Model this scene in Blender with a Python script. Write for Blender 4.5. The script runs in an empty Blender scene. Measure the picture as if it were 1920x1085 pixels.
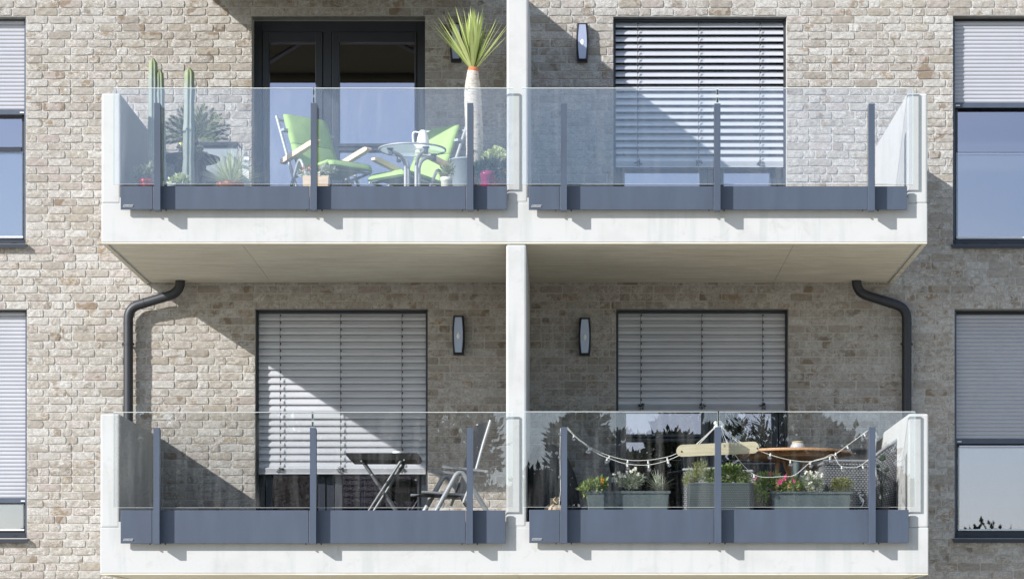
import bpy, math, random
from mathutils import Vector, Matrix
random.seed(7)
R = random.random
def U(a, b): return a + (b - a) * R()
rad = math.radians
SC = bpy.context.scene
COL = SC.collection

# ---------------------------------------------------------------- camera, sky, sun, exposure
CZ, DIST, FPX = 1.6, 25.0, 4825.0        # eye height, metres to the facade, focal length in photo pixels
cam = bpy.data.cameras.new('camera'); camo = bpy.data.objects.new('camera', cam); COL.objects.link(camo)
camo.location = (0, -DIST, CZ); camo.rotation_euler = (math.pi / 2, 0, 0)
cam.sensor_width = 36; cam.lens = FPX * 36 / 1920
cam.shift_x = -100 / 1920; cam.shift_y = (1250 - 542.5) / 1920
cam.clip_start = 0.1; cam.clip_end = 2000
SC.camera = camo
TS = Vector((-1.3, -1.0, 0.86))          # towards the sun
w = bpy.data.worlds.new('World'); SC.world = w; w.use_nodes = True
sky = w.node_tree.nodes.new('ShaderNodeTexSky'); sky.sky_type = 'NISHITA'; sky.sun_disc = False
sky.sun_elevation = math.atan2(TS.z, math.hypot(TS.x, TS.y)); sky.sun_rotation = math.atan2(TS.x, TS.y)
sky.air_density = 1.0; sky.dust_density = 0.6; sky.ozone_density = 2.5
wn, wl_ = w.node_tree.nodes, w.node_tree.links
tcw = wn.new('ShaderNodeTexCoord'); mpw = wn.new('ShaderNodeMapping'); mpw.inputs['Scale'].default_value = (1.0, 1.0, 2.6)
nzw = wn.new('ShaderNodeTexNoise'); nzw.inputs['Scale'].default_value = 3.2; nzw.inputs['Detail'].default_value = 6; nzw.inputs['Roughness'].default_value = .52
rpw = wn.new('ShaderNodeValToRGB'); rpw.color_ramp.elements[0].position = .44; rpw.color_ramp.elements[1].position = .78
rpw.color_ramp.elements[0].color = (0, 0, 0, 1); rpw.color_ramp.elements[1].color = (.5, .5, .5, 1)
mxw = wn.new('ShaderNodeMix'); mxw.data_type = 'RGBA'; mxw.inputs[7].default_value = (6.5, 6.9, 7.6, 1)
wl_.new(tcw.outputs['Generated'], mpw.inputs[0]); wl_.new(mpw.outputs[0], nzw.inputs['Vector']); wl_.new(nzw.outputs['Fac'], rpw.inputs[0])
wl_.new(rpw.outputs[0], mxw.inputs[0]); wl_.new(sky.outputs[0], mxw.inputs[6]); wl_.new(mxw.outputs[2], wn['Background'].inputs[0])
w.node_tree.nodes['Background'].inputs[1].default_value = 0.145
sl = bpy.data.lights.new('sun', 'SUN'); sl.energy = 5.0; sl.angle = rad(0.5); sl.color = (1.0, 0.98, 0.945)
so = bpy.data.objects.new('sun', sl); COL.objects.link(so); so.rotation_euler = TS.to_track_quat('Z', 'Y').to_euler()
so.location = TS * 20
SC.view_settings.view_transform = 'Standard'; SC.view_settings.look = 'None'
SC.view_settings.gamma = 1; SC.view_settings.use_curve_mapping = False
SC.view_settings.exposure = 0.5
try:
    SC.cycles.max_bounces = 10; SC.cycles.transparent_max_bounces = 16; SC.cycles.diffuse_bounces = 4
except Exception: pass

def P(px, py, Y):                        # photo pixel + distance from the wall plane -> metres
    s = FPX / (DIST + Y)
    return Vector(((px - 1060) / s, Y, CZ + (1250 - py) / s))

# ---------------------------------------------------------------- materials
def nt(name):
    m = bpy.data.materials.new(name); m.use_nodes = True
    t = m.node_tree; return m, t, t.nodes, t.links, t.nodes['Principled BSDF']
def col4(c): return (c[0], c[1], c[2], 1)
def noise(t, vec, scale, detail=4, rough=0.55, dist=0.0):
    n = t.nodes.new('ShaderNodeTexNoise'); n.inputs['Scale'].default_value = scale
    n.inputs['Detail'].default_value = detail; n.inputs['Roughness'].default_value = rough
    n.inputs['Distortion'].default_value = dist
    if vec is not None: t.links.new(vec, n.inputs['Vector'])
    return n.outputs['Fac']
def pos(t, sx=1, sy=1, sz=1):
    g = t.nodes.new('ShaderNodeNewGeometry')
    m = t.nodes.new('ShaderNodeVectorMath'); m.operation = 'MULTIPLY'; m.inputs[1].default_value = (sx, sy, sz)
    t.links.new(g.outputs['Position'], m.inputs[0]); return m.outputs[0]
def ramp(t, fac, stops, interp='LINEAR'):
    r = t.nodes.new('ShaderNodeValToRGB'); r.color_ramp.interpolation = interp
    e = r.color_ramp.elements
    while len(e) < len(stops): e.new(0.5)
    for i, (p, c) in enumerate(stops):
        e[i].position = p; e[i].color = col4(c if hasattr(c, '__len__') else (c, c, c))
    t.links.new(fac, r.inputs[0]); return r.outputs[0]
def mix(t, fac, a, b, mode='MIX'):
    m = t.nodes.new('ShaderNodeMix'); m.data_type = 'RGBA'; m.blend_type = mode
    for s, v in ((0, fac), (6, a), (7, b)):
        if isinstance(v, (int, float)): m.inputs[s].default_value = v
        elif isinstance(v, (tuple, list)): m.inputs[s].default_value = col4(v)
        else: t.links.new(v, m.inputs[s])
    return m.outputs[2]
def math_(t, op, a, b=None):
    m = t.nodes.new('ShaderNodeMath'); m.operation = op
    for i, v in enumerate((a, b)):
        if v is None: continue
        if isinstance(v, (int, float)): m.inputs[i].default_value = v
        else: t.links.new(v, m.inputs[i])
    return m.outputs[0]
def bump(t, b, h, strength, dist=0.01):
    n = t.nodes.new('ShaderNodeBump'); n.inputs['Strength'].default_value = strength; n.inputs['Distance'].default_value = dist
    t.links.new(h, n.inputs['Height']); t.links.new(n.outputs[0], b.inputs['Normal'])
def spec(b, v): b.inputs['Specular IOR Level'].default_value = v

def plain(name, c, rough=0.5, var=0.12, scale=20, metallic=0, bmp=0.0, stretch=(1, 1, 1), sp=0.5):
    m, t, n, l, b = nt(name)
    p = pos(t, *stretch); f = noise(t, p, scale)
    d = tuple(max(0, x * (1 - var)) for x in c); u = tuple(min(1, x * (1 + var)) for x in c)
    l.new(ramp(t, f, [(0.3, d), (0.7, u)]), b.inputs['Base Color'])
    b.inputs['Roughness'].default_value = rough; b.inputs['Metallic'].default_value = metallic; spec(b, sp)
    if bmp: bump(t, b, noise(t, p, scale * 3), bmp)
    return m

def brick_mat():
    m, t, n, l, b = nt('brick')
    g = n.new('ShaderNodeNewGeometry'); oi = n.new('ShaderNodeObjectInfo')
    r = math_(t, 'FRACT', math_(t, 'ADD', g.outputs['Random Per Island'], oi.outputs['Random']))
    r2 = math_(t, 'FRACT', math_(t, 'MULTIPLY', r, 37.31)); r3 = math_(t, 'FRACT', math_(t, 'MULTIPLY', r, 91.7))
    base = ramp(t, r, [(0, (.33, .303, .272)), (.14, (.355, .332, .305)), (.28, (.30, .272, .24)), (.40, (.37, .35, .325)), (.5, (.275, .245, .215)),
                       (.58, (.32, .29, .26)), (.70, (.335, .292, .268)), (.80, (.305, .272, .23)), (.92, (.405, .388, .365))], 'CONSTANT')
    p = pos(t); ps = pos(t, 1, 1, 1.9)
    lo = noise(t, p, 7, 3); fine = noise(t, p, 90, 5, .65)
    c = mix(t, ramp(t, noise(t, p, 30, 6, .65), [(.42, 0), (.62, .5)]), base, (.17, .148, .125))
    dark = math_(t, 'MULTIPLY', ramp(t, lo, [(.54, 0), (.58, 1)]), math_(t, 'GREATER_THAN', r2, .60))
    c = mix(t, math_(t, 'MULTIPLY', dark, .75), c, ramp(t, r3, [(0, (.15, .105, .07)), (.5, (.22, .155, .09)), (1, (.13, .11, .09))]))
    ny = noise(t, ps, 30, 4, .6, 1.3)
    ridge = ramp(t, math_(t, 'ABSOLUTE', math_(t, 'SUBTRACT', ny, .5)), [(.02, 1), (.075, 0)])
    rm = math_(t, 'MULTIPLY', ridge, ramp(t, noise(t, p, 12, 2), [(.40, 0), (.54, 1)]))
    rm = math_(t, 'MULTIPLY', rm, math_(t, 'GREATER_THAN', r3, .22))
    c = mix(t, math_(t, 'MULTIPLY', rm, .58), c, (.66, .64, .61))
    c = mix(t, ramp(t, fine, [(.5, 0), (.75, .28)]), c, (.55, .52, .48))
    l.new(c, b.inputs['Base Color']); b.inputs['Roughness'].default_value = .9; spec(b, .2)
    h = math_(t, 'ADD', math_(t, 'MULTIPLY', fine, .35), math_(t, 'ADD', math_(t, 'MULTIPLY', rm, .5), noise(t, ps, 34, 4, .6, .8)))
    bump(t, b, h, .55, .006)
    return m
def mortar_mat():
    m, t, n, l, b = nt('mortar'); p = pos(t)
    l.new(ramp(t, noise(t, p, 3, 5), [(.3, (.43, .41, .38)), (.7, (.49, .47, .44))]), b.inputs['Base Color'])
    b.inputs['Roughness'].default_value = .95; spec(b, .1); bump(t, b, noise(t, p, 120, 4), .4, .004)
    return m
def painted_concrete():
    m, t, n, l, b = nt('white painted concrete'); p = pos(t)
    c = mix(t, ramp(t, noise(t, p, 2.3, 6, .6), [(.5, 0), (.72, .55)]), (.455, .454, .452), (.37, .366, .36))
    drip = noise(t, pos(t, 9, 9, .8), 1.2, 5)
    c = mix(t, ramp(t, drip, [(.54, 0), (.72, .5)]), c, (.33, .355, .34))
    blotch = ramp(t, noise(t, p, 7, 4, .7, .6), [(.58, 0), (.70, .5)])
    c = mix(t, blotch, c, (.37, .366, .36))
    l.new(c, b.inputs['Base Color']); b.inputs['Roughness'].default_value = .75; spec(b, .3)
    bump(t, b, noise(t, p, 60, 5), .12, .004)
    return m
def raw_concrete():
    m, t, n, l, b = nt('board marked concrete'); p = pos(t)
    grain = noise(t, pos(t, 1.2, 16, 16), 2.2, 6, .6)
    c = ramp(t, grain, [(.3, (.46, .43, .355)), (.52, (.62, .585, .49)), (.75, (.72, .69, .60))])
    c = mix(t, ramp(t, noise(t, p, 1.4, 4), [(.4, 0), (.7, .4)]), c, (.48, .445, .36))
    c = mix(t, ramp(t, noise(t, pos(t, 2, 12, 12), 4, 6, .75), [(.56, 0), (.70, .6)]), c, (.25, .215, .155))
    l.new(c, b.inputs['Base Color']); b.inputs['Roughness'].default_value = .85; spec(b, .2)
    bump(t, b, grain, .25, .01)
    return m
def glass_mat(name, tint, r0=.045, coat=(.98, .95, 1.0), dust=0):
    m = bpy.data.materials.new(name); m.use_nodes = True; t = m.node_tree; n = t.nodes; l = t.links
    n.remove(n['Principled BSDF'])
    lw = n.new('ShaderNodeLayerWeight'); lw.inputs['Blend'].default_value = .5
    f5 = math_(t, 'POWER', lw.outputs['Facing'], 5.0)
    fr = math_(t, 'ADD', math_(t, 'MULTIPLY', f5, (1 - r0)), r0)
    tr = n.new('ShaderNodeBsdfTransparent'); tr.inputs[0].default_value = col4(tint)
    gl = n.new('ShaderNodeBsdfGlossy'); gl.inputs['Roughness'].default_value = .0; gl.inputs[0].default_value = col4(coat)
    mx = n.new('ShaderNodeMixShader'); l.new(fr, mx.inputs[0]); l.new(tr.outputs[0], mx.inputs[1]); l.new(gl.outputs[0], mx.inputs[2])
    if dust:
        df = n.new('ShaderNodeBsdfDiffuse'); df.inputs[0].default_value = (.7, .7, .68, 1)
        st = ramp(t, noise(t, pos(t, 10, 10, .9), 1.6, 6, .65), [(.46, 0), (.8, dust)])
        sp_ = ramp(t, noise(t, pos(t), 130, 2, .5), [(.72, 0), (.78, dust * 2)])
        m3 = n.new('ShaderNodeMixShader'); l.new(math_(t, 'ADD', st, sp_), m3.inputs[0]); l.new(mx.outputs[0], m3.inputs[1]); l.new(df.outputs[0], m3.inputs[2]); mx = m3
    l.new(mx.outputs[0], n['Material Output'].inputs[0])
    return m
def glass_edge_mat():
    m, t, n, l, b = nt('cut glass edge')
    b.inputs['Base Color'].default_value = (.62, .74, .72, 1); b.inputs['Roughness'].default_value = .25
    tr = n.new('ShaderNodeBsdfTransparent'); tr.inputs[0].default_value = (.75, .85, .85, 1)
    mx = n.new('ShaderNodeMixShader'); mx.inputs[0].default_value = .55
    l.new(tr.outputs[0], mx.inputs[1]); l.new(b.outputs[0], mx.inputs[2]); l.new(mx.outputs[0], n['Material Output'].inputs[0])
    return m
def leaf_mat(name, c1, c2, rough=.5, trans=.25):
    m, t, n, l, b = nt(name)
    g = n.new('ShaderNodeNewGeometry')
    c = ramp(t, g.outputs['Random Per Island'], [(0, c1), (1, c2)])
    l.new(c, b.inputs['Base Color']); b.inputs['Roughness'].default_value = rough; spec(b, .35)
    tl = n.new('ShaderNodeBsdfTranslucent'); l.new(c, tl.inputs[0])
    mx = n.new('ShaderNodeMixShader'); mx.inputs[0].default_value = trans
    l.new(b.outputs[0], mx.inputs[1]); l.new(tl.outputs[0], mx.inputs[2]); l.new(mx.outputs[0], n['Material Output'].inputs[0])
    return m
def bark_mat():
    m, t, n, l, b = nt('pale ringed bark')
    f = noise(t, pos(t, 14, 14, 60), 1.6, 4, .6)
    g = noise(t, pos(t, 3, 3, 3), 4, 4)
    c = ramp(t, f, [(.33, (.12, .10, .085)), (.44, (.40, .375, .34)), (.7, (.50, .485, .455))])
    c = mix(t, ramp(t, g, [(.4, 0), (.7, .35)]), c, (.42, .36, .30))
    l.new(c, b.inputs['Base Color']); b.inputs['Roughness'].default_value = .85; bump(t, b, f, .5, .01); return m
def cactus_mat():
    m, t, n, l, b = nt('waxy cactus skin')
    tc = n.new('ShaderNodeTexCoord'); sp = n.new('ShaderNodeSeparateXYZ'); l.new(tc.outputs['Generated'], sp.inputs[0])
    c = ramp(t, sp.outputs[2], [(0, (.17, .205, .19)), (.82, (.20, .235, .21)), (.93, (.20, .24, .12)), (1, (.16, .19, .07))])
    c = mix(t, ramp(t, noise(t, pos(t), 30, 4), [(.4, 0), (.7, .35)]), c, (.29, .32, .305))
    l.new(c, b.inputs['Base Color']); b.inputs['Roughness'].default_value = .6; return m
def wood_mat(name, c1, c2, stretch=(2, 30, 30), rough=.6):
    m, t, n, l, b = nt(name)
    f = noise(t, pos(t, *stretch), 2.0, 5, .6, .4)
    l.new(ramp(t, f, [(.3, c1), (.7, c2)]), b.inputs['Base Color']); b.inputs['Roughness'].default_value = rough
    bump(t, b, f, .15, .004); return m
def awning_mat():
    m, t, n, l, b = nt('awning cloth')
    b.inputs['Base Color'].default_value = (.035, .033, .018, 1); b.inputs['Roughness'].default_value = .9
    tl = n.new('ShaderNodeBsdfTranslucent'); tl.inputs[0].default_value = (.06, .055, .025, 1)
    mx = n.new('ShaderNodeMixShader'); mx.inputs[0].default_value = .22
    l.new(b.outputs[0], mx.inputs[1]); l.new(tl.outputs[0], mx.inputs[2]); l.new(mx.outputs[0], n['Material Output'].inputs[0]); return m

M = dict(
    brick=brick_mat(), mortar=mortar_mat(), white=painted_concrete(), raw=raw_concrete(),
    metal=plain('slate grey coated metal', (.054, .069, .101), .45, .10, 2.5, stretch=(4, 4, .8)),
    frame=plain('dark grey window frame', (.022, .026, .037), .4, .06, 5),
    black=plain('black plastic', (.02, .02, .023), .5, .2, 30),
    pipe=plain('anthracite pipe', (.018, .020, .026), .5, .06, 6),
    slat=plain('silver grey blind slat', (.51, .52, .555), .36, .05, 3, .2),
    shutter=plain('pale grey shutter slat', (.36, .365, .40), .45, .04, 3),
    gap=plain('shadow gap', (.03, .03, .033), .8, .1, 10),
    lintel=plain('grey lintel', (.20, .20, .19), .6, .2, 14),
    alu=plain('brushed aluminium', (.34, .35, .37), .5, .05, 10, .25),
    whitepl=plain('white plastic', (.78, .78, .76), .35, .03, 5),
    glass=glass_mat('railing glass', (.985, .99, .985), .09, dust=.05), edge=glass_edge_mat(),
    pane=glass_mat('window pane', (.5, .52, .52), .36, (.92, .85, 1.0)),
    guard=glass_mat('guard pane', (.97, .98, .97), .14),
    tabglass=glass_mat('table glass', (.78, .9, .92), .06),
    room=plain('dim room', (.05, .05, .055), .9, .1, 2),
    ground=plain('pale gravel ground', (.47, .435, .35), .95, .2, 1.2),
    green=plain('lime green fabric', (.29, .43, .15), .85, .10, 7, bmp=.35),
    greenedge=plain('pale lime piping', (.52, .68, .30), .85, .05, 40),
    pine=wood_mat('pale wood', (.62, .46, .31), (.74, .58, .42)),
    board=wood_mat('weathered board', (.46, .40, .27), (.60, .54, .39), (2, 30, 30)),
    teak=wood_mat('oiled wood', (.36, .19, .085), (.52, .30, .15), (12, 2, 12)),
    sling=plain('charcoal sling fabric', (.014, .017, .023), .8, .1, 60),
    tabletop=plain('dark plastic top', (.009, .009, .009), .6, .1, 20, sp=.25),
    wicker=plain('grey wicker', (.20, .205, .22), .5, .15, 30),
    wickerdark=plain('dark wicker back', (.025, .025, .028), .8, .1, 30),
    planter=plain('slate planter', (.085, .11, .118), .5, .06, 6),
    terra=plain('terracotta', (.42, .14, .06), .8, .12, 20),
    red=plain('red glazed pot', (.50, .015, .03), .3, .05, 8),
    magenta=plain('magenta pot', (.30, .01, .10), .35, .05, 8),
    cream=plain('cream pot', (.72, .72, .60), .5, .05, 8),
    greypot=plain('light grey tub', (.30, .34, .37), .5, .05, 8),
    beige=plain('burlap', (.50, .38, .26), .95, .15, 60, bmp=.3),
    bark=bark_mat(), cactus=cactus_mat(), soil=plain('soil', (.05, .035, .025), .95, .3, 40),
    yucca=leaf_mat('yucca leaf', (.30, .40, .10), (.62, .66, .30), .45, .3),
    yuccabrown=leaf_mat('dry leaf tip', (.42, .22, .10), (.55, .36, .18)),
    spiky=leaf_mat('pale spiky leaf', (.42, .50, .30), (.70, .76, .54), .5, .3),
    cycad=leaf_mat('cycad leaf', (.055, .085, .03), (.13, .16, .06), .4, .15),
    darkleaf=leaf_mat('dark leaf', (.03, .05, .025), (.10, .12, .07), .5, .15),
    greyleaf=leaf_mat('silver leaf', (.26, .31, .22), (.54, .57, .45), .6, .2),
    freshleaf=leaf_mat('fresh leaf', (.16, .25, .06), (.42, .50, .20), .5, .3),
    limeleaf=leaf_mat('variegated leaf', (.40, .50, .20), (.78, .80, .55), .5, .3),
    herbleaf=leaf_mat('herb leaf', (.20, .24, .08), (.46, .48, .22), .5, .25),
    oliveleaf=leaf_mat('olive leaf', (.12, .15, .04), (.36, .36, .16), .5, .25),
    treeleaf=leaf_mat('tree leaf', (.012, .022, .009), (.035, .052, .018), .55, .15),
    petalw=plain('white petal', (.82, .80, .72), .6, .03), petaly=plain('yellow petal', (.75, .6, .12), .6, .05),
    petalo=plain('orange petal', (.75, .30, .03), .6, .05), petalp=plain('pink petal', (.62, .08, .22), .6, .1),
    petalr=plain('dark red petal', (.35, .04, .06), .6, .1),
    wire=plain('white cable', (.74, .74, .70), .5, .03), trunk=plain('brown bark', (.09, .065, .045), .9, .3, 10),
    jarglass=plain('frosted glass', (.42, .43, .45), .2, .04, 60, bmp=.3), rope=plain('jute rope', (.45, .36, .2), .9, .2, 80),
    awning=awning_mat(),
)
def bulb_mat():
    m = glass_mat('clear bulb glass', (.72, .72, .72), .34); return m
def frosted():
    m, t, n, l, b = nt('pale table glass'); b.inputs['Base Color'].default_value = (.5, .62, .64, 1); b.inputs['Roughness'].default_value = .15
    tr = n.new('ShaderNodeBsdfTransparent'); tl = n.new('ShaderNodeBsdfTranslucent'); tl.inputs[0].default_value = (.6, .72, .74, 1)
    m1 = n.new('ShaderNodeMixShader'); m1.inputs[0].default_value = .85; l.new(b.outputs[0], m1.inputs[1]); l.new(tl.outputs[0], m1.inputs[2])
    m2 = n.new('ShaderNodeMixShader'); m2.inputs[0].default_value = .5; l.new(tr.outputs[0], m2.inputs[1]); l.new(m1.outputs[0], m2.inputs[2])
    l.new(m2.outputs[0], n['Material Output'].inputs[0]); return m
M['tabglass'] = frosted()
M['darksteel'] = plain('dark steel leg', (.13, .135, .14), .45, .1, 20, .3)
M['edge_glint'] = plain('painted glass edge glint', (.62, .66, .66), .3, .03)  # pale colour stands in for light gathered in the glass edge
M['deck'] = plain('dark deck', (.06, .055, .05), .8)
M['deepgreen'] = plain('deep green leaf', (.018, .035, .02), .5)
M['bulb'] = bulb_mat(); M['lampglass'] = plain('frosted lamp cover', (.30, .33, .44), .12, .04, 6, sp=.8)

# ---------------------------------------------------------------- mesh builder
class MB:
    def __init__(s): s.v = []; s.f = []; s.mi = []; s.sm = []
    def add(s, vs, fs, mi=0, smooth=False):
        o = len(s.v); s.v += [tuple(v) for v in vs]
        for f in fs: s.f.append([i + o for i in f]); s.mi.append(mi); s.sm.append(smooth)
    def box(s, a, b, mi=0, frontmi=None):
        x0, x1 = sorted((a[0], b[0])); y0, y1 = sorted((a[1], b[1])); z0, z1 = sorted((a[2], b[2]))
        vs = [(x, y, z) for z in (z0, z1) for y in (y0, y1) for x in (x0, x1)]
        fs = [[0, 2, 3, 1], [4, 5, 7, 6], [0, 4, 6, 2], [1, 3, 7, 5]]
        s.add(vs, fs, mi)
        o = len(s.v) - 8; fm = mi if frontmi is None else frontmi
        for f in ([0, 1, 5, 4], [2, 6, 7, 3]): s.f.append([i + o for i in f]); s.mi.append(fm); s.sm.append(False)
    def prism(s, pts, axis, a, b, mi=0, smooth=False):   # pts: 2D outline, extruded along axis ('x': pts=(y,z); 'y': pts=(x,z); 'z': pts=(x,y))
        def mk(p, t): return {'x': (t, p[0], p[1]), 'y': (p[0], t, p[1]), 'z': (p[0], p[1], t)}[axis]
        n = len(pts); vs = [mk(p, a) for p in pts] + [mk(p, b) for p in pts]
        s.add(vs, [[i, (i + 1) % n, n + (i + 1) % n, n + i] for i in range(n)], mi, smooth)
        s.add(vs[:n], [list(range(n))[::-1]], mi); s.add(vs[n:], [list(range(n))], mi)
    def tube(s, path, r, n=8, mi=0, cap=True, flat=1.0):
        path = [Vector(p) for p in path]; m = len(path)
        rs = r if hasattr(r, '__len__') else [r] * m
        up = Vector((0, 0, 1)); prev = None; vs = []
        for i, p in enumerate(path):
            d = (path[min(i + 1, m - 1)] - path[max(i - 1, 0)]).normalized()
            if prev is None:
                a = d.cross(up); a = a if a.length > 1e-3 else d.cross(Vector((0, 1, 0)))
            else: a = prev - d * prev.dot(d)
            a.normalize(); prev = a; bq = d.cross(a)
            for k in range(n):
                t = 2 * math.pi * k / n
                vs.append(p + a * math.cos(t) * rs[i] + bq * math.sin(t) * rs[i] * flat)
        fs = [[i * n + k, i * n + (k + 1) % n, (i + 1) * n + (k + 1) % n, (i + 1) * n + k] for i in range(m - 1) for k in range(n)]
        s.add(vs, fs, mi, True)
        if cap: s.add(vs[:n], [list(range(n))[::-1]], mi); s.add(vs[-n:], [list(range(n))], mi)
    def lathe(s, prof, c, n=20, mi=0, smooth=True, ell=1.0):   # prof: (r, z)
        c = Vector(c); vs = []
        for r, z in prof:
            for k in range(n):
                t = 2 * math.pi * k / n; vs.append(c + Vector((r * math.cos(t), r * math.sin(t) * ell, z)))
        fs = [[i * n + k, i * n + (k + 1) % n, (i + 1) * n + (k + 1) % n, (i + 1) * n + k] for i in range(len(prof) - 1) for k in range(n)]
        s.add(vs, fs, mi, smooth)
        if prof[0] == prof[-1]: return                     # a closed ring needs no caps
        s.add(vs[:n], [list(range(n))[::-1]], mi); s.add(vs[-n:], [list(range(n))], mi)
    def ball(s, c, r, n=8, mi=0, sq=(1, 1, 1)):
        c = Vector(c); m = max(4, n // 2 + 1); vs = []
        for i in range(m + 1):
            a = math.pi * i / m - math.pi / 2; a = max(-1.45, min(1.45, a))
            for k in range(n):
                t = 2 * math.pi * k / n
                vs.append(c + Vector((r * math.cos(a) * math.cos(t) * sq[0], r * math.cos(a) * math.sin(t) * sq[1], r * math.sin(a) * sq[2])))
        fs = [[i * n + k, i * n + (k + 1) % n, (i + 1) * n + (k + 1) % n, (i + 1) * n + k] for i in range(m) for k in range(n)]
        s.add(vs, fs, mi, True); s.add(vs[:n], [list(range(n))[::-1]], mi); s.add(vs[-n:], [list(range(n))], mi)
    def blade(s, base, d, L, wid, droop=0.3, seg=5, mi=0, taper=.25):
        base = Vector(base); d = Vector(d).normalized(); side = d.cross(Vector((0, 0, 1)))
        side = side.normalized() if side.length > 1e-3 else Vector((1, 0, 0)); nrm = side.cross(d)
        vs = []; p = base.copy(); cur = d.copy()
        for i in range(seg + 1):
            t = i / seg; wv = wid * (1 - t ** 2) * (taper + (1 - taper) * min(1, t * 3)) + .0008
            vs += [p - side * wv * .5 + nrm * wv * .18, p + side * wv * .5 + nrm * wv * .18]
            p = p + cur * (L / seg); cur = (cur + Vector((0, 0, -droop / seg))).normalized()
        s.add(vs, [[2 * i, 2 * i + 1, 2 * i + 3, 2 * i + 2] for i in range(seg)], mi, True)
    def leaf(s, p, d, L, wid, mi=0):
        p = Vector(p); d = Vector(d).normalized(); q = Vector((U(-1, 1), U(-1, 1), U(-1, 1)))
        sd = d.cross(q); sd = sd.normalized() if sd.length > 1e-3 else Vector((1, 0, 0)); n = sd.cross(d)
        mid = p + d * L * .5
        s.add([p, mid + sd * wid * .5 + n * wid * .15, p + d * L, mid - sd * wid * .5 + n * wid * .15], [[0, 1, 2], [0, 2, 3]], mi)
    def bush(s, c, rr, n, L, wid, mi=0, up=.5):
        c = Vector(c)
        for _ in range(n):
            while True:
                q = Vector((U(-1, 1), U(-1, 1), U(-1, 1)))
                if q.length < 1: break
            q *= (.55 + .45 * R()) / max(.3, q.length) * max(q.length, .45)
            p = c + Vector((q.x * rr[0], q.y * rr[1], q.z * rr[2]))
            d = q.normalized() + Vector((U(-.6, .6), U(-.6, .6), up + U(-.4, .4)))
            k = U(.6, 1.25); s.leaf(p, d, L * k, wid * k, mi)

def mesh_of(mb, mats, name='mesh'):
    me = bpy.data.meshes.new(name); me.from_pydata(mb.v, [], mb.f)
    for m in (mats if isinstance(mats, (list, tuple)) else [mats]): me.materials.append(m)
    me.polygons.foreach_set('material_index', mb.mi); me.polygons.foreach_set('use_smooth', mb.sm)
    me.update(); return me
def link(name, data, parent=None, loc=(0, 0, 0)):
    o = bpy.data.objects.new(name, data); COL.objects.link(o); o.location = loc
    if parent is not None: o.parent = parent
    return o
def tag(o, label=None, cat=None, group=None, kind=None):
    for k, v in (('label', label), ('category', cat), ('group', group), ('kind', kind)):
        if v: o[k] = v
    return o
def thing(name, loc, label, cat, group=None, rz=0):
    o = link(name, None, None, loc); o.rotation_euler = (0, 0, rz); o.empty_display_size = .1
    return tag(o, label, cat, group)
def part(name, mb, mats, parent, bevel=0, world=True, segs=2):
    """world=True: the vertices are in scene coordinates and are moved into the parent's space"""
    if world and parent is not None:
        off = Vector((0, 0, 0)); q = parent
        while q is not None: off += q.location; q = q.parent
        mb.v = [(v[0] - off.x, v[1] - off.y, v[2] - off.z) for v in mb.v]
    o = link(name, mesh_of(mb, mats, name), parent)
    if bevel:
        b = o.modifiers.new('bevel', 'BEVEL'); b.width = bevel; b.segments = segs; b.limit_method = 'ANGLE'
    return o
def solo(name, mb, mats, label, cat, group=None, bevel=0):
    lo = Vector([min(v[i] for v in mb.v) for i in range(3)]); hi = Vector([max(v[i] for v in mb.v) for i in range(3)])
    c = Vector(((lo.x + hi.x) / 2, (lo.y + hi.y) / 2, lo.z))
    mb.v = [(v[0] - c.x, v[1] - c.y, v[2] - c.z) for v in mb.v]
    o = link(name, mesh_of(mb, mats, name), None, c)
    if bevel:
        b = o.modifiers.new('bevel', 'BEVEL'); b.width = bevel; b.segments = 2; b.limit_method = 'ANGLE'
    return tag(o, label, cat, group)
def clone(src, parent, loc, name=None):
    o = bpy.data.objects.new(name or src.name.split('.')[0], src.data); COL.objects.link(o); o.parent = parent; o.location = loc; return o

# ---------------------------------------------------------------- ground and rooms
g = MB(); g.add([(-300, -300, 0), (300, -300, 0), (300, 60, 0), (-300, 60, 0)], [[0, 1, 2, 3]])
tag(part('ground', g, M['ground'], None), 'pale ground in front of the apartment building', 'ground', kind='structure')
PD = 2.35                                  # balcony depth
FU, FL = CZ + 4.08, CZ + 1.23              # floor levels of the two balconies

# ---------------------------------------------------------------- brick wall
YB = 0.0
WX0, WX1, WZ0, WZ1 = P(-700, 0, 0).x, P(2620, 0, 0).x, 0.0, P(0, -330, 0).z
openings = {                               # photo pixels on the wall plane: x0, x1, top, bottom
    'side_ul': (-170, 48, 31, 457), 'side_ll': (-170, 50, 579, 1008),
    'side_ur': (1787, 2010, 29, 458), 'side_lr': (1790, 2012, 579, 1008),
    'door_ul': (472, 797, 31, 462), 'door_ur': (1150, 1475, 31, 462),
    'door_ll': (478, 802, 579, 1012), 'door_lr': (1155, 1478, 579, 1012),
}
OP = {}
for k, (a, b, t_, bo) in openings.items():
    p, q = P(a, bo, 0), P(b, t_, 0); OP[k] = (p.x, q.x, p.z, q.z)
REV = 0.30
wall = MB(); YM = 0.0095
xs = sorted({WX0, WX1} | {o[0] for o in OP.values()} | {o[1] for o in OP.values()})
zs = sorted({WZ0, WZ1} | {o[2] for o in OP.values()} | {o[3] for o in OP.values()})
for i in range(len(xs) - 1):
    for j in range(len(zs) - 1):
        cx, cz = (xs[i] + xs[i + 1]) / 2, (zs[j] + zs[j + 1]) / 2
        if any(o[0] < cx < o[1] and o[2] < cz < o[3] for o in OP.values()): continue
        wall.add([(xs[i], YM, zs[j]), (xs[i + 1], YM, zs[j]), (xs[i + 1], YM, zs[j + 1]), (xs[i], YM, zs[j + 1])], [[0, 1, 2, 3]])
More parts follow.
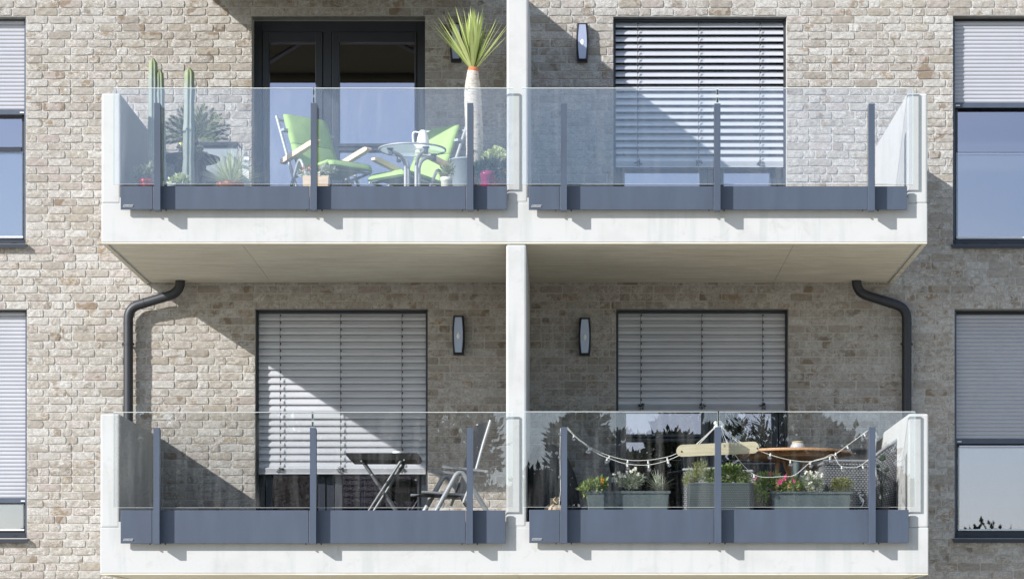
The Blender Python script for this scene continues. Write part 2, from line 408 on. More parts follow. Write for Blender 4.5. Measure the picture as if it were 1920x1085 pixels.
for (x0, x1, z0, z1) in OP.values():
    for a, b in (((x0, z0), (x0, z1)), ((x0, z1), (x1, z1)), ((x1, z1), (x1, z0)), ((x1, z0), (x0, z0))):
        wall.add([(a[0], YM, a[1]), (b[0], YM, b[1]), (b[0], REV, b[1]), (a[0], REV, a[1])], [[0, 1, 2, 3]])
wallo = part('brick_wall', wall, M['mortar'], None)
tag(wallo, 'pale whitewashed brick wall of the apartment building, behind both balconies', 'brick wall')
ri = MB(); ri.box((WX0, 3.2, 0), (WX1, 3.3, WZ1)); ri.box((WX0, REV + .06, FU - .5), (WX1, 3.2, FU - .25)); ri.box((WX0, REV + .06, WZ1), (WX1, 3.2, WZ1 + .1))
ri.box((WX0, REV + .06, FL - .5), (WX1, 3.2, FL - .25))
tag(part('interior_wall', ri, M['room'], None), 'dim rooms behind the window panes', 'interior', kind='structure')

COURSE, BH, JT = 0.077, 0.0655, 0.0115
def brick_mesh(L, seed, mb=None, at=(0, 0, 0)):
    rr = random.Random(seed); out = mb or MB()
    nx, nz = 5, 2; y0 = .05
    vs = []; H = BH
    for j in range(nz + 1):
        for i in range(nx + 1):
            u, v = i / nx, j / nz
            edge = (i in (0, nx)) or (j in (0, nz)); corner = (i in (0, nx)) and (j in (0, nz))
            x = u * L - L / 2 + rr.uniform(-.0025, .0025) - (.003 * (1 if i == nx else -1 if i == 0 else 0) if corner else 0)
            z = v * H - H / 2 + rr.uniform(-.0022, .0022)
            y = rr.uniform(-.0025, .0015) + (.0016 if edge else 0) + (.0015 if corner else 0)
            vs.append((x + at[0], y + at[1], z + at[2]))
    W = nx + 1; fs = [[j * W + i, j * W + i + 1, (j + 1) * W + i + 1, (j + 1) * W + i] for j in range(nz) for i in range(nx)]
    ring = [i for i in range(W)] + [j * W + nx for j in range(1, nz + 1)] + [nz * W + i for i in range(nx - 1, -1, -1)] + [j * W for j in range(nz - 1, 0, -1)]
    o = len(vs); vs += [(vs[i][0], at[1] + .014, vs[i][2]) for i in ring]; n = len(ring)
    for k in range(n): fs.append([ring[(k + 1) % n], ring[k], o + k, o + (k + 1) % n])
    out.add(vs, fs, 0, False); return out
stretchers = [mesh_of(brick_mesh(.21, 100 + k), M['brick'], 'brick') for k in range(10)]
zref = P(0, 29.5, 0).z + JT / 2            # a bed joint sits on the window heads
bx0, bx1 = P(-130, 0, 0).x, P(2050, 0, 0).x
field = MB(); cand = []; placed = []
k0 = int((P(0, 1190, 0).z - zref) / COURSE) - 1; k1 = int((P(0, -70, 0).z - zref) / COURSE) + 1
for k in range(k0, k1):
    zc = zref + k * COURSE + BH / 2
    holes = sorted((o[0], o[1]) for o in OP.values() if o[2] - .03 < zc < o[3] - .01)
    segs = []; x = bx0
    for a, b in holes:
        if a > x: segs.append((x, a))
        x = max(x, b)
    if x < bx1: segs.append((x, bx1))
    for a, b in segs:
        x = a + .001 if a > bx0 + .01 else a - U(0, .2)
        first = True
        while x < b - .02:
            L = .10 if R() < .2 else .21
            if first and a > bx0 + .01: L = .21 if k % 2 else (.155 if R() < .5 else .10)
            first = False
            if b - x - L < .035: L = b - x - .001
            elif b - x - L < .09: L = b - x - .001 if b - x < .245 else L
            if L > .25: L = .21
            placed.append((x + L / 2, zc, L)); x += L + JT
for (xc, zc, L) in placed:
    px, py = 1060 + xc * 193, 1250 - (zc - CZ) * 193
    free = (66 < px < 172 and 0 < py < 1080) or (250 < px < 452 and 8 < py < 150) or (290 < px < 455 and 640 < py < 760) or (1500 < px < 1765 and 12 < py < 155)
    if abs(L - .21) < 1e-4 and free and len(cand) < 299: cand.append((xc, zc))
    else: brick_mesh(L, int(xc * 991 + zc * 7919), field, (xc, U(-.0015, .0025), zc))
for i, (xc, zc) in enumerate(cand):
    o = bpy.data.objects.new('brick', stretchers[random.randrange(10)]); COL.objects.link(o); o.parent = wallo
    o.location = (xc, U(-.0015, .0025), zc); o.rotation_euler = (0, U(-.006, .006), 0)
fo = part('bricks', field, M['brick'], wallo); fo['kind'] = 'stuff'
for kname in OP:                            # steel angle that carries the bricks over each opening
    x0, x1, z0, z1 = OP[kname]; lb = MB(); lb.box((x0 + .002, .002, z1 - .004), (x1 - .002, .13, z1 + .004))
    part('lintel', lb, M['lintel'], wallo)

# ---------------------------------------------------------------- windows and balcony doors
def pane(parent, x0, x1, z0, z1, Y, mat='pane', name='pane'):
    b = MB(); b.add([(x0, Y, z0), (x1, Y, z0), (x1, Y, z1), (x0, Y, z1)], [[0, 1, 2, 3]]); return part(name, b, M[mat], parent)
def bars(parent, name, rects, y0, y1, mat='frame', bev=.004):
    b = MB()
    for (x0, x1, z0, z1) in rects: b.box((x0, y0, z0), (x1, y1, z1))
    return part(name, b, M[mat], parent, bev)
YF = .19
def door(key, label, flip):
    x0, x1, z0, z1 = OP[key]; s = 1 / 193.0
    t = thing('balcony_door', ((x0 + x1) / 2, YF, z0), label, 'balcony door', 'balcony doors on the brick wall')
    def X(px): return x0 + px * s if not flip else x1 - px * s
    def rc(a, b, c, d):
        xa, xb = sorted((X(a), X(b))); return (xa, xb, z1 - d * s, z1 - c * s)
    H = (z1 - z0) / s
    bars(t, 'outer_frame', [rc(0, 15, 0, H), rc(308, 325, 0, H), rc(15, 308, 0, 20), rc(130, 146, 20, H), rc(15, 130, H - 10, H), rc(146, 308, H - 10, H)], YF, YF + .09)
    bars(t, 'sash', [rc(16, 28, 21, H - 11), rc(116, 129, 21, H - 11), rc(28, 116, 21, 40), rc(28, 116, H - 24, H - 11)], YF - .012, YF + .07)
    bars(t, 'sash', [rc(147, 161, 21, H - 11), rc(303, 307, 21, H - 11), rc(161, 303, 21, 40), rc(161, 303, H - 24, H - 11)], YF - .012, YF + .07)
    bars(t, 'transom', [rc(161, 303, 231, 237), rc(161, 303, 239, 245)], YF - .01, YF + .05)
    a = rc(28, 116, 40, H - 24); pane(t, a[0], a[1], a[2], a[3], YF + .045)
    a = rc(161, 303, 40, 231); pane(t, a[0], a[1], a[2], a[3], YF + .045)
    a = rc(161, 303, 245, H - 24); pane(t, a[0], a[1], a[2], a[3], YF + .045)
    h = rc(118, 126, 252, 256); b = MB(); b.box((h[0], YF - .05, h[2]), (h[1], YF - .013, h[3])); part('handle', b, M['alu'], t, .003)
    return t
door('door_ul', 'dark framed balcony door without a blind, behind the green folding chairs', False)
door('door_ur', 'dark balcony door mostly behind a half open silver blind on the empty upper balcony bay', True)
door('door_ll', 'dark balcony door behind the lowered blind and the black folding table', False)
door('door_lr', 'dark balcony door with reflected trees, behind the wooden plank and string lights', True)

def side_window(key, label, shutter_py, guard_py, vis_left, transom):
    x0, x1, z0, z1 = OP[key]; Yw = .15
    t = thing('window', ((x0 + x1) / 2, Yw, z0), label, 'window', 'side windows with roller shutters')
    fw = .06
    sash_l = x0 + (.04 if vis_left else .06); sash_r = x1 - (.06 if vis_left else .04)
    bars(t, 'frame', [(x0 + .001, sash_l, z0, z1 - .005), (sash_r, x1 - .001, z0, z1 - .005), (sash_l, sash_r, z0, z0 + .075), (sash_l, sash_r, z1 - .1, z1 - .005)], Yw - .01, Yw + .08)
    zg = P(0, guard_py, .12).z; zt = P(0, shutter_py, .12).z
    bars(t, 'sash', [(sash_l, sash_l + .03, z0 + .08, z1 - .1), (sash_r - .03, sash_r, z0 + .08, z1 - .1)], Yw + .005, Yw + .07)
    if transom: bars(t, 'transom', [(sash_l + .03, sash_r - .03, zg + .005, zg + .05)], Yw + .0, Yw + .07)
    pane(t, sash_l + .03, sash_r - .03, z0 + .08, z1 - .1, Yw + .045)
    gb = MB(); gx0, gx1 = (x0 + .035, x1 - .05) if not vis_left else (x0 + .05, x1 - .035)
    gb.add([(gx0, .128, z0 + .095), (gx1, .128, z0 + .095), (gx1, .128, zg), (gx0, .128, zg)], [[0, 1, 2, 3]])
    part('guard_pane', gb, M['guard'], t)
    e = MB(); e.box((gx0, .124, zg + .0005), (gx1, .134, zg + .004)); part('guard_edge', e, M['frame'], t)
    bars(t, 'guard_rail', [(gx0, gx1, z0 + .078, z0 + .0945)], .118, .139, 'whitepl', .002)
    for q in range(4): vb = MB(); cx = x0 + (x1 - x0) * (.12 + .25 * q); vb.box((cx - .02, Yw - .016, z0 + .03), (cx + .02, Yw - .0105, z0 + .037)); part('drain_slot', vb, M['black'], t)
    sb = MB(); sx0, sx1 = x0 - .02, x1 + .02
    sb.prism([(-.055, z0 - .048), (-.055, z0 - .012), (.14, z0 + .002), (.14, z0 - .01), (-.045, z0 - .022), (-.045, z0 - .048)], 'x', sx0, sx1)
    part('sill', sb, M['frame'], t)
    return t
side_window('side_ul', 'upper window at the left edge with its shutter halfway down, transom and guard glass', 212, 284, False, True)
side_window('side_ll', 'lower window at the left edge with its shutter almost fully down', 940, 944, False, False)
side_window('side_ur', 'upper window at the right edge with violet sky reflection under a short shutter', 203, 286, True, False)
side_window('side_lr', 'lower window at the right edge in the shade, shutter halfway down over pale blue glass', 832, 838, True, False)

# roller shutters
def shutter_slat(L):
    m = MB(); h = .0378
    pr = []
    for i in range(7):
        a = i / 6; pr.append((-.0085 * math.sin(math.pi * min(1, a * 1.06)) - .001, h * (a - .5) * .965))
    m.prism(pr + [(.002, h * .48), (.002, -h * .48)], 'x', -L / 2, L / 2, smooth=False); return mesh_of(m, M['shutter'], 'shutter_slat')
def roller(key, label, bottom_py, left_edge):
    x0, x1, z0, z1 = OP[key]; Y = .105; L = x1 - x0 - .055
    cx = (x0 + x1) / 2; zb = P(0, bottom_py, Y).z
    t = thing('roller_shutter', (cx, Y, zb), label, 'roller shutter', 'roller shutters of the side windows')
    me = shutter_slat(L); z = zb + .05 + .019; n = 0
    while z < z1 - .03:
        link('slat', me, t, (0, 0, z - zb)); z += .0378
    b = MB(); b.box((cx - L / 2, Y - .014, zb + .002), (cx + L / 2, Y + .008, zb + .05)); part('bottom_bar', b, M['metal'], t, .003)
    for sx in (x0 + .0015, x1 - .0285):
        b = MB(); b.box((sx, Y - .03, z0 + .05), (sx + .027, Y + .03, z1 - .004)); part('guide_rail', b, M['metal'], t, .002)
    sx = x1 - .075 if left_edge else x0 + .04
    b = MB(); b.box((sx, Y - .0165, zb + .018), (sx + .04, Y - .0145, zb + .028)); part('sticker', b, M['whitepl'], t)
roller('side_ul', 'sunlit grey roller shutter halfway down in the upper left edge window', 216, True)
roller('side_ll', 'sunlit grey roller shutter almost fully down in the lower left edge window', 943, True)
roller('side_ur', 'grey roller shutter with a sharp vertical shadow edge in the upper right window', 203, False)
roller('side_lr', 'shaded lilac grey roller shutter in the lower right window', 832, False)

# venetian blinds
def slat_profile(ang, wd=.08):
    prof = ((0, -.003), (.05, .002), (.2, .0075), (.4, .0095), (.58, .007), (.63, .0035), (.68, .0055), (.85, .005), (.97, .0015), (1, -.003))
    up = [((u - .5) * wd, h) for u, h in prof]; lo = [((u - .5) * wd, h - .0016) for u, h in prof]
    c, s_ = math.cos(ang), math.sin(ang)    # a>0 is the inner, upper edge
    def rot(p): return (p[0] * c - p[1] * s_, p[0] * s_ + p[1] * c)
    return [rot(p) for p in up] + [rot(p) for p in lo[::-1]]
def blind(key, label, bottom_py, stack_py, ang, cords):
    x0, x1, z0, z1 = OP[key]; Y = .115; cx = (x0 + x1) / 2; L = x1 - x0 - .05
    zb = P(0, stack_py, Y).z; zl = P(0, bottom_py, Y).z
    t = thing('venetian_blind', (cx, Y, zb), label, 'venetian blind', 'silver venetian blinds on the balcony doors')
    m = MB(); m.prism(slat_profile(ang), 'x', -L / 2, L / 2, smooth=False); me = mesh_of(m, M['slat'], 'slat')
    z = zl + .032; pitch = .0685; zt = z1 - .04; lv = []
    while z < zt:
        o = link('slat', me, t, (0, U(-.0015, .0015), z - zb)); o.rotation_euler = (U(-.035, .035), U(-.0012, .0012), 0); lv.append(z); z += pitch
    b = MB(); b.box((cx - L / 2, Y - .03, z1 - .028), (cx + L / 2, Y + .045, z1 - .006)); part('head_box', b, M['frame'], t, .003)
    k = 0; zz = zb + .012
    b = MB(); b.box((cx - L / 2, Y - .04, zb), (cx + L / 2, Y + .04, zb + .012)); part('bottom_bar', b, M['slat'], t, .003)
    m2 = MB(); m2.prism(slat_profile(rad(6)), 'x', -L / 2, L / 2); me2 = mesh_of(m2, M['slat'], 'slat')
    while zz < zl - .004:
        link('stacked_slat', me2, t, (0, 0, zz - zb + .004)); zz += .011
    for sx in (x0 + .0015, x1 - .0215):
        b = MB(); b.box((sx, Y - .03, z0 + .02), (sx + .02, Y + .03, z1 - .0055)); part('guide_rail', b, M['frame'], t, .002)
    for cp in cords:
        X = P(cp, 0, Y).x; b = MB(); b.tube([(X, Y - .042, zb + .01), (X, Y - .042, z1 - .05)], .0022, 5, cap=False)
        b.tube([(X + .006, Y + .042, zb + .01), (X + .006, Y + .042, z1 - .05)], .0022, 5, cap=False)
        for zq in lv: b.box((X, Y - .047, zq - .006), (X + .011, Y - .04, zq + .016))
        part('ladder_cord', b, M['black'], t)
        b = MB(); b.bush((X + .004, Y - .045, (zb + zl) / 2 + .004), (.026, .01, .03), 40, .026, .012); part('cord_loop', b, M['black'], t)
    return t
blind('door_ur', 'half open silver blind with dark gaps between its slats on the empty upper bay', 303, 315, rad(47), (1195, 1309, 1424))
blind('door_ll', 'closed silver blind with a triangle of sunlight, above the black folding table', 876, 889, rad(69), (526, 639, 754))
blind('door_lr', 'closed silver blind in full shade, lowered half way over the door with string lights', 757, 770, rad(69), (1201, 1315, 1429))

# ---------------------------------------------------------------- balconies
def balcony(label, z_floor, slab_py, cols, side_top, xl, xr, name_levels):
    FY = -PD
    zb = P(0, slab_py, FY).z
    XL, XR = P(xl, 0, FY).x, P(xr, 0, FY).x
    t = thing('balcony', ((XL + XR) / 2, 0, zb), label, 'balcony', 'white concrete balconies')
    wl, wr = P(xl + 36, 0, FY).x, P(xr - 38, 0, FY).x
    zt = P(0, side_top, FY).z
    b = MB(); b.box((XL, FY, zb + .012), (XR, -.002, z_floor))
    part('slab', b, M['white'], t, .008)
    b = MB(); e = .045                                       # drip edge round the underside
    b.box((XL + .002, FY + .002, zb), (XR - .002, FY + e, zb + .0125)); b.box((XL + .002, FY + e, zb), (XL + e, -.003, zb + .0125)); b.box((XR - e, FY + e, zb), (XR - .002, -.003, zb + .0125))
    part('drip_edge', b, M['raw'], t, .003)
    ys = [FY + e + .025, FY + .55 * PD, -.012]
    xs_ = [XL + e + .025] + [P(c, 0, FY).x for c in cols] + [XR - e - .025]
    for i in range(len(xs_) - 1):
        for j in range(2):
            b = MB(); b.box((xs_[i] + .0012, ys[j] + .0012, zb + .006), (xs_[i + 1] - .0012, ys[j + 1] - .0012, zb + .0115))
            part('soffit_panel', b, M['raw'], t, .0015, segs=1)
    for a, c in ((XL, wl), (wr, XR)):
        b = MB(); b.box((a, FY, z_floor - .002), (c, -.002, zt)); part('side_wall', b, M['white'], t, .016)
    b = MB(); b.box((wl - .01, FY + .0015, z_floor - .01), (wr + .01, FY + .10, z_floor + .05)); part('upstand', b, M['white'], t, .004)
    b = MB(); b.box((wl, FY + .1, z_floor + .001), (wr, -.004, z_floor + .02)); part('floor', b, M['deck'], t)
    return zb, XL, XR
zbU, XLU, XRU = balcony('upper white concrete balcony carrying the cacti and green chairs', FU, 457, (452, 970, 1490), 175, 190, 1739, 'u')
zbL, XLL, XRL = balcony('lower white concrete balcony with the string lights and black folding table', FL, 1077, (468, 970, 1500), 775, 188, 1741, 'l')
def divider(label, x0p, x1p, z0, z1):
    b = MB(); b.box((P(x0p, 0, -PD).x, -PD - .003, z0), (P(x1p, 0, -PD).x, -.004, z1))
    solo('divider_wall', b, M['white'], label, 'divider wall', 'white concrete divider walls between the balcony bays', .018)
divider('upper white concrete divider between the yucca bay and the empty bay', 950, 990, FU + .003, CZ + 6.02)
divider('lower white concrete divider between the two ground level bays, under the upper balcony', 949, 987, FL + .003, zbU - .006)

# ---------------------------------------------------------------- glass railings
YG0, YG1 = -PD - .066, -PD - .05
def railing(label, gx, px_panel, posts, g_top, g_bot, p_top, p_bot, post_top):
    xa, xb = P(px_panel[0], 0, YG0).x, P(px_panel[1], 0, YG0).x
    zt, zb = P(0, p_top, YG0).z, P(0, p_bot, YG0).z
    t = thing('glass_railing', ((xa + xb) / 2, YG0, zb), label, 'glass railing', 'glass railings with slate grey panels')
    YP0 = YG0 - .008
    cut = [xa] + [P(p - 2, 0, YG0).x for p in posts] + [xb]
    for i in range(4):
        b = MB(); b.box((cut[i] + .0015, YP0, zb), (cut[i + 1] - .0015, YP0 + .02, zt)); part('fascia_panel', b, M['metal'], t, .003)
    gz0, gz1 = P(0, g_bot, YG0).z, P(0, g_top, YG0).z
    for a, c in gx:
        b = MB(); b.box((P(a, 0, YG0).x, YG0 + .002, gz0), (P(c, 0, YG0).x, YG1 + .004, gz1), 1, 0)
        for q in ((P(a, 0, YG0).x, gz1 - .0032, P(c, 0, YG0).x, gz1 + .0005), (P(a, 0, YG0).x - .0005, gz0, P(a, 0, YG0).x + .0015, gz1 - .005), (P(c, 0, YG0).x - .0015, gz0, P(c, 0, YG0).x + .0005, gz1 - .005), (P(a, 0, YG0).x + .004, gz0 - .0005, P(c, 0, YG0).x - .004, gz0 + .0012)):  # thin pale strips drawn on as the bright, lit glass edges
            b.box((q[0], YG0 + .0005, q[1]), (q[2], YG1 + .0055, q[3]), 2 if q[2] - q[0] > .1 else 1)
        part('glass_pane', b, [M['glass'], M['edge'], M['edge_glint']], t)
    YPF = -PD - .165
    for p in posts:
        x = P(p, 0, YPF).x; b = MB(); z1 = P(0, post_top, YPF).z; z0 = P(0, p_bot + 1, YPF).z; wd = .053
        b.prism([(YP0 - .0015, z0), (YP0 - .0015, z1 - .012), (YPF, z1), (YPF, z0)], 'x', x, x + wd)
        b.box((x + .012, YP0 - .0017, zt - .0), (x + wd - .012, YP0 + .006, gz0 + .5))
        o = part('post', b, M['metal'], t, .003)
        b = MB()
        for q in (-.05, .085): b = MB(); b.box((x + q, YP0 - .004, zb - .012), (x + q + .012, YP0 + .01, zb - .0005)); part('bolt', b, M['black'], t)
    xm = P((gx[0][1] + gx[1][0]) / 2, 0, YG0).x
    for q in (.035, .105): b = MB(); b.box((xm - .009, YG0 + .001, gz1 - q - .02), (xm + .009, YG1 + .003, gz1 - q + .02)); part('spacer', b, M['black'], t)
    xp = xa + .022; zp = zb + .022
    b = MB(); b.prism([(xp, zp), (xp + .085, zp), (xp + .094, zp + .02), (xp + .009, zp + .02)], 'y', YP0 - .0045, YP0 - .0005)
    pl = part('maker_plate', b, M['alu'], t, .001)
    cu = bpy.data.curves.new('lettering', 'FONT'); cu.body = 'BALARDO'; cu.size = .0165; cu.shear = .25; cu.extrude = .0004; cu.space_character = 1.1
    tmp = bpy.data.objects.new('tmp', cu); COL.objects.link(tmp); bpy.context.view_layer.update()
    me = bpy.data.meshes.new_from_object(tmp.evaluated_get(bpy.context.evaluated_depsgraph_get())); bpy.data.objects.remove(tmp); bpy.data.curves.remove(cu)
    me.materials.clear(); me.materials.append(M['frame']); lo = link('lettering', me, pl)
    lo.rotation_euler = (math.pi / 2, 0, 0); lo.location = Vector((xp + .008, YP0 - .0052, zp + .0045)) - t.location
    return t
railing('upper glass railing in front of the cacti, yucca and green chairs', ((213, 586.5), (589.5, 962)), (226, 951), (289, 582.5, 876), 165, 345.5, 349, 393, 193)
railing('upper glass railing in front of the empty bay with the half open blind', ((979, 1343.5), (1347, 1712)), (991, 1701), (1051.5, 1339.5, 1629), 165, 345.5, 349.5, 393.5, 194)
railing('lower glass railing in front of the black folding table and grey chair', ((213, 584.5), (587.5, 962)), (226, 948), (287.5, 581, 875), 772, 951, 956, 1018, 801)
railing('lower glass railing in front of the planters, string lights hang behind it', ((979, 1345.5), (1348.5, 1716)), (992, 1704), (1052, 1341, 1630.5), 771, 950, 955, 1017, 800)

# ---------------------------------------------------------------- downpipes and lamps
def arc_path(pts, r=.09, n=5):
    out = [Vector(pts[0])]
    for i in range(1, len(pts) - 1):
        p = Vector(pts[i]); a = (Vector(pts[i - 1]) - p).normalized(); b = (Vector(pts[i + 1]) - p).normalized()
        A, B = p + a * r, p + b * r
        for k in range(n + 1):
            t_ = k / n; out.append(A * (1 - t_) ** 2 + p * 2 * t_ * (1 - t_) + B * t_ * t_)
    out.append(Vector(pts[-1])); return out
def downpipe(label, xt, xb, sgn):
    Yp = -.10; top = P(xt, 516, -.16); bot = P(xb, 1000, Yp)
    t = thing('downpipe', (bot.x, Yp, FL), label, 'downpipe', 'downpipes under the upper balcony')
    a = P(xt, 548, -.15); c = P(xb, 577, Yp)
    path = arc_path([top + Vector((0, 0, .06)), a, c, Vector((bot.x, Yp, FL + .01))], .11, 7)
    b = MB(); b.tube(path, .0465, 18); part('pipe', b, M['pipe'], t)
    b = MB()
    for z in (c.z - .155, c.z - .345): b.tube([(bot.x, Yp, z), (bot.x, Yp, z + .012)], .0495, 18)
    d = (c - a).normalized(); q = c - d * .16; b.tube([q, q - d * .012], .0495, 18)
    b.tube([top + Vector((0, 0, .05)), top + Vector((0, 0, .02))], [.06, .05], 18)
    part('socket', b, M['pipe'], t)
    b = MB(); z = c.z - .36; b.tube([(bot.x, Yp, z), (bot.x, Yp, z + .02)], .051, 18)
    b.box((bot.x - .06, Yp - .004, z), (bot.x + .06, Yp + .004, z + .02)); b.box((bot.x - .01, Yp + .04, z), (bot.x + .01, .008, z + .02))
    part('clamp', b, M['black'], t)
    b = MB(); b.ball((bot.x + .062, Yp - .006, z + .01), .007, 8); part('clamp_screw', b, M['alu'], t)
downpipe('black downpipe at the left end of the lower balcony, partly sunlit', 338, 240.5, -1)
downpipe('black downpipe at the right end of the lower balcony, in full shade', 1606, 1700, 1)

def wall_lamp(label, cxp, y0p, y1p):
    Y = -.09; a, c = P(cxp, y1p, Y), P(cxp, y0p, Y); X = a.x; h = c.z - a.z; zc = (a.z + c.z) / 2
    t = thing('wall_lamp', (X, 0, a.z), label, 'wall lamp', 'oblong wall lamps beside the balcony doors')
    def shell(w0, w1, d, hh, y0, y1):
        pts = []
        for i in range(9):
            u = i / 8 * 2 - 1; pts.append((X + (w1 + (w0 - w1) * (1 - u * u)), zc + u * hh))
        return pts + [(2 * X - p[0], p[1]) for p in pts[::-1]]
    b = MB(); o1 = shell(.06, .05, 0, h / 2, 0, 0); b.prism(o1, 'y', -.005, .004); part('back_plate', b, M['frame'], t)
    b = MB(); n = len(o1); o2 = shell(.046, .036, 0, h / 2 - .012, 0, 0)
    vs = [(p[0], -.005, p[1]) for p in o1] + [(p[0], -.075, p[1]) for p in o1] + [(p[0], -.098, p[1]) for p in o2]
    fs = [[i, (i + 1) % n, n + (i + 1) % n, n + i] for i in range(n)] + [[n + i, n + (i + 1) % n, 2 * n + (i + 1) % n, 2 * n + i] for i in range(n)]
    b.add(vs, fs); part('housing', b, M['frame'], t)
    o3 = shell(.042, .031, 0, h / 2 - .018, 0, 0); b = MB(); b.add([(p[0], -.1005, p[1]) for p in o3], [list(range(n))]); b.prism(o3, 'y', -.1, -.09)
    b.f = b.f[1:]; b.mi = b.mi[1:]; b.sm = b.sm[1:]
    part('cover', b, M['lampglass'], t, .002)
    b = MB(); b.ball((X, -.1, zc - .01), .017, 10, 0, (1, .3, 1.9)); part('bulb', b, M['whitepl'], t)
wall_lamp('sunlit oblong wall lamp beside the half open upper blind', 1092, 43, 114)
wall_lamp('oblong wall lamp half hidden behind the yucca crown', 855, 43, 114)
wall_lamp('oblong wall lamp between the lower closed blind and the central divider', 859.5, 591, 664)
wall_lamp('oblong wall lamp in the dark corner right of the central divider', 1096.5, 595, 665)

# ---------------------------------------------------------------- awning above the upper left bay
za = CZ + 6.73; xa, xb = -3.77, -.70
t = thing('awning', ((xa + xb) / 2, 0, za), 'olive cloth awning opened over the upper yucca bay', 'awning')
b = MB(); b.add([(xa, -.1, za), (xb, -.1, za), (xb, -2.0, za - .40), (xa, -2.0, za - .40)], [[0, 1, 2, 3]])
b.add([(xa, -2.001, za - .40), (xb, -2.001, za - .40), (xb, -2.001, za - .5), (xa, -2.001, za - .5)], [[0, 1, 2, 3]]); part('fabric', b, M['awning'], t)
b = MB(); b.box((xa - .08, -.16, za - .06), (xb + .08, -.004, za + .14)); part('cassette', b, M['frame'], t, .02)
b = MB(); b.box((xa, -2.05, za - .42), (xb, -2.002, za - .36)); part('front_bar', b, M['frame'], t, .01)
for s_, x in ((1, xa + .35), (-1, xb - .35)):
    b = MB(); b.tube([(x, -.15, za - .05), (x + s_ * .75, -1.05, za - .27), (x, -2.0, za - .43)], .028, 8); part('arm', b, M['frame'], t)

# ---------------------------------------------------------------- furniture: green folding chairs
def pad(b, p0, p1, hw, th, mi=0, n=5):     # padded strip from p0 to p1 (x,z), half width hw, thickness th along its normal
    p0, p1 = Vector((p0[0], 0, p0[1])), Vector((p1[0], 0, p1[1])); d = (p1 - p0); L = d.length; d.normalize(); nr = Vector((-d.z, 0, d.x))
    vs = []; prof = []
    for i in range(n + 1):
        u = i / n; bul = .55 + .45 * math.sin(math.pi * min(1, max(0, u))) ** .5
        for y in (-hw, -hw * .8, 0, hw * .8, hw):
            k = (.5 if abs(y) == hw else 1) * bul
            vs.append(p0 + d * L * u + Vector((0, y, 0)) + nr * th * .5 * k)
        for y in (hw, hw * .8, 0, -hw * .8, -hw):
            k = (.5 if abs(y) == hw else 1) * bul
            vs.append(p0 + d * L * u + Vector((0, y, 0)) - nr * th * .5 * k)
    W = 10
    fs = [[i * W + k, i * W + (k + 1) % W, (i + 1) * W + (k + 1) % W, (i + 1) * W + k] for i in range(n) for k in range(W)]
    b.add(vs, fs, mi, True); b.add(vs[:W], [list(range(W))[::-1]], mi, True); b.add(vs[-W:], [list(range(W))], mi, True)
def green_chair(label, x, y, ang, lift=0):
    t = thing('folding_chair', (x, y, FU), label, 'folding chair', 'green folding chairs by the glass table', rad(ang))
    # local: +x forward, +y left
    b = MB(); pad(b, (-.04, .47), (-.17, .74), .235, .06); pad(b, (-.17, .745), (-.295, 1.03), .235, .065); part('back_cushion', b, M['green'], t, world=False)
    b = MB(); pad(b, (-.05, .455), (.43, .50), .235, .06); pad(b, (.42, .50), (.455, .455), .235, .05, n=2); part('seat_cushion', b, M['green'], t, world=False)
    for s in (-1, 1):
        b = MB(); b.tube([(-.35, s * .275, 1.02), (-.18, s * .275, .64), (-.03, s * .265, .30), (.02, s * .265, .20)], .0155, 8); part('back_rail', b, M['alu'], t, world=False)
        b = MB(); b.tube([(-.06, s * .25, .42), (.2, s * .25, .425), (.42, s * .25, .45)], .013, 8); part('seat_rail', b, M['alu'], t, world=False)
        b = MB(); b.tube(arc_path([(-.27, s * .285, .01), (.05, s * .285, .59), (.36, s * .285, .01)], .09, 6), .0155, 8); part('leg', b, M['alu'], t, world=False)
        b = MB(); b.prism([(-.235, .555), (-.235, .60), (.2, .69), (.30, .705), (.335, .695), (.335, .672), (.28, .658)], 'y', s * .285 - .026, s * .285 + .026); part('armrest', b, M['pine'], t, .008, world=False)
        b = MB(); b.box((-.29, s * .25 - .03, .865), (-.22, s * .25 + .035, .89)); part('strap', b, M['greypot'], t, .003, world=False)
    b = MB(); b.tube([(-.335, -.275, .985), (-.335, .275, .985)], .012, 8); b.tube([(.40, -.25, .44), (.40, .25, .44)], .012, 8); b.tube([(-.24, -.285, .07), (-.24, .285, .07)], .011, 8); part('cross_tube', b, M['alu'], t, world=False)
green_chair('green cushioned folding chair beside the door, seen from its right arm', -2.24, -1.25, -50)
green_chair('green cushioned folding chair behind the glass table with the white jug', -1.37, -.78, 230)

# glass table and jug
tc = P(773, 281, -1.45); tc.z = P(0, 281, -1.45).z
t = thing('glass_table', (tc.x, tc.y, FU), 'round glass table on curved silver legs in front of a green chair', 'table')
b = MB(); b.add([tc + Vector((.2995 * math.cos(math.pi * k / 20), .2995 * math.sin(math.pi * k / 20), 0)) for k in range(40)], [list(range(40))]); part('table_top', b, M['tabglass'], t)
b = MB(); b.lathe([(.299, -.007), (.311, -.007), (.313, 0), (.311, .007), (.299, .007), (.299, -.007)], tc, 40); part('rim', b, M['alu'], t)
for k in range(4):
    a = rad(35 + 90 * k); d = Vector((math.cos(a), math.sin(a), 0)); zt = tc.z - FU
    b = MB(); b.tube(arc_path([d * .25 + Vector((0, 0, zt - .04)), d * .07 + Vector((0, 0, zt - .06)), d * .07 + Vector((0, 0, .12)), d * .26 + Vector((0, 0, .01))], .13, 7), .0175, 10); part('leg', b, M['alu'], t, world=False)
    b = MB(); q = d * .235 + Vector((0, 0, zt)); b.box(q + Vector((-.02, -.02, -.075)), q + Vector((.02, .02, -.015))); b.box(q + Vector((-.03, -.03, -.02)), q + Vector((.03, .03, -.0125))); part('clamp', b, M['metal'], t, .004, world=False)
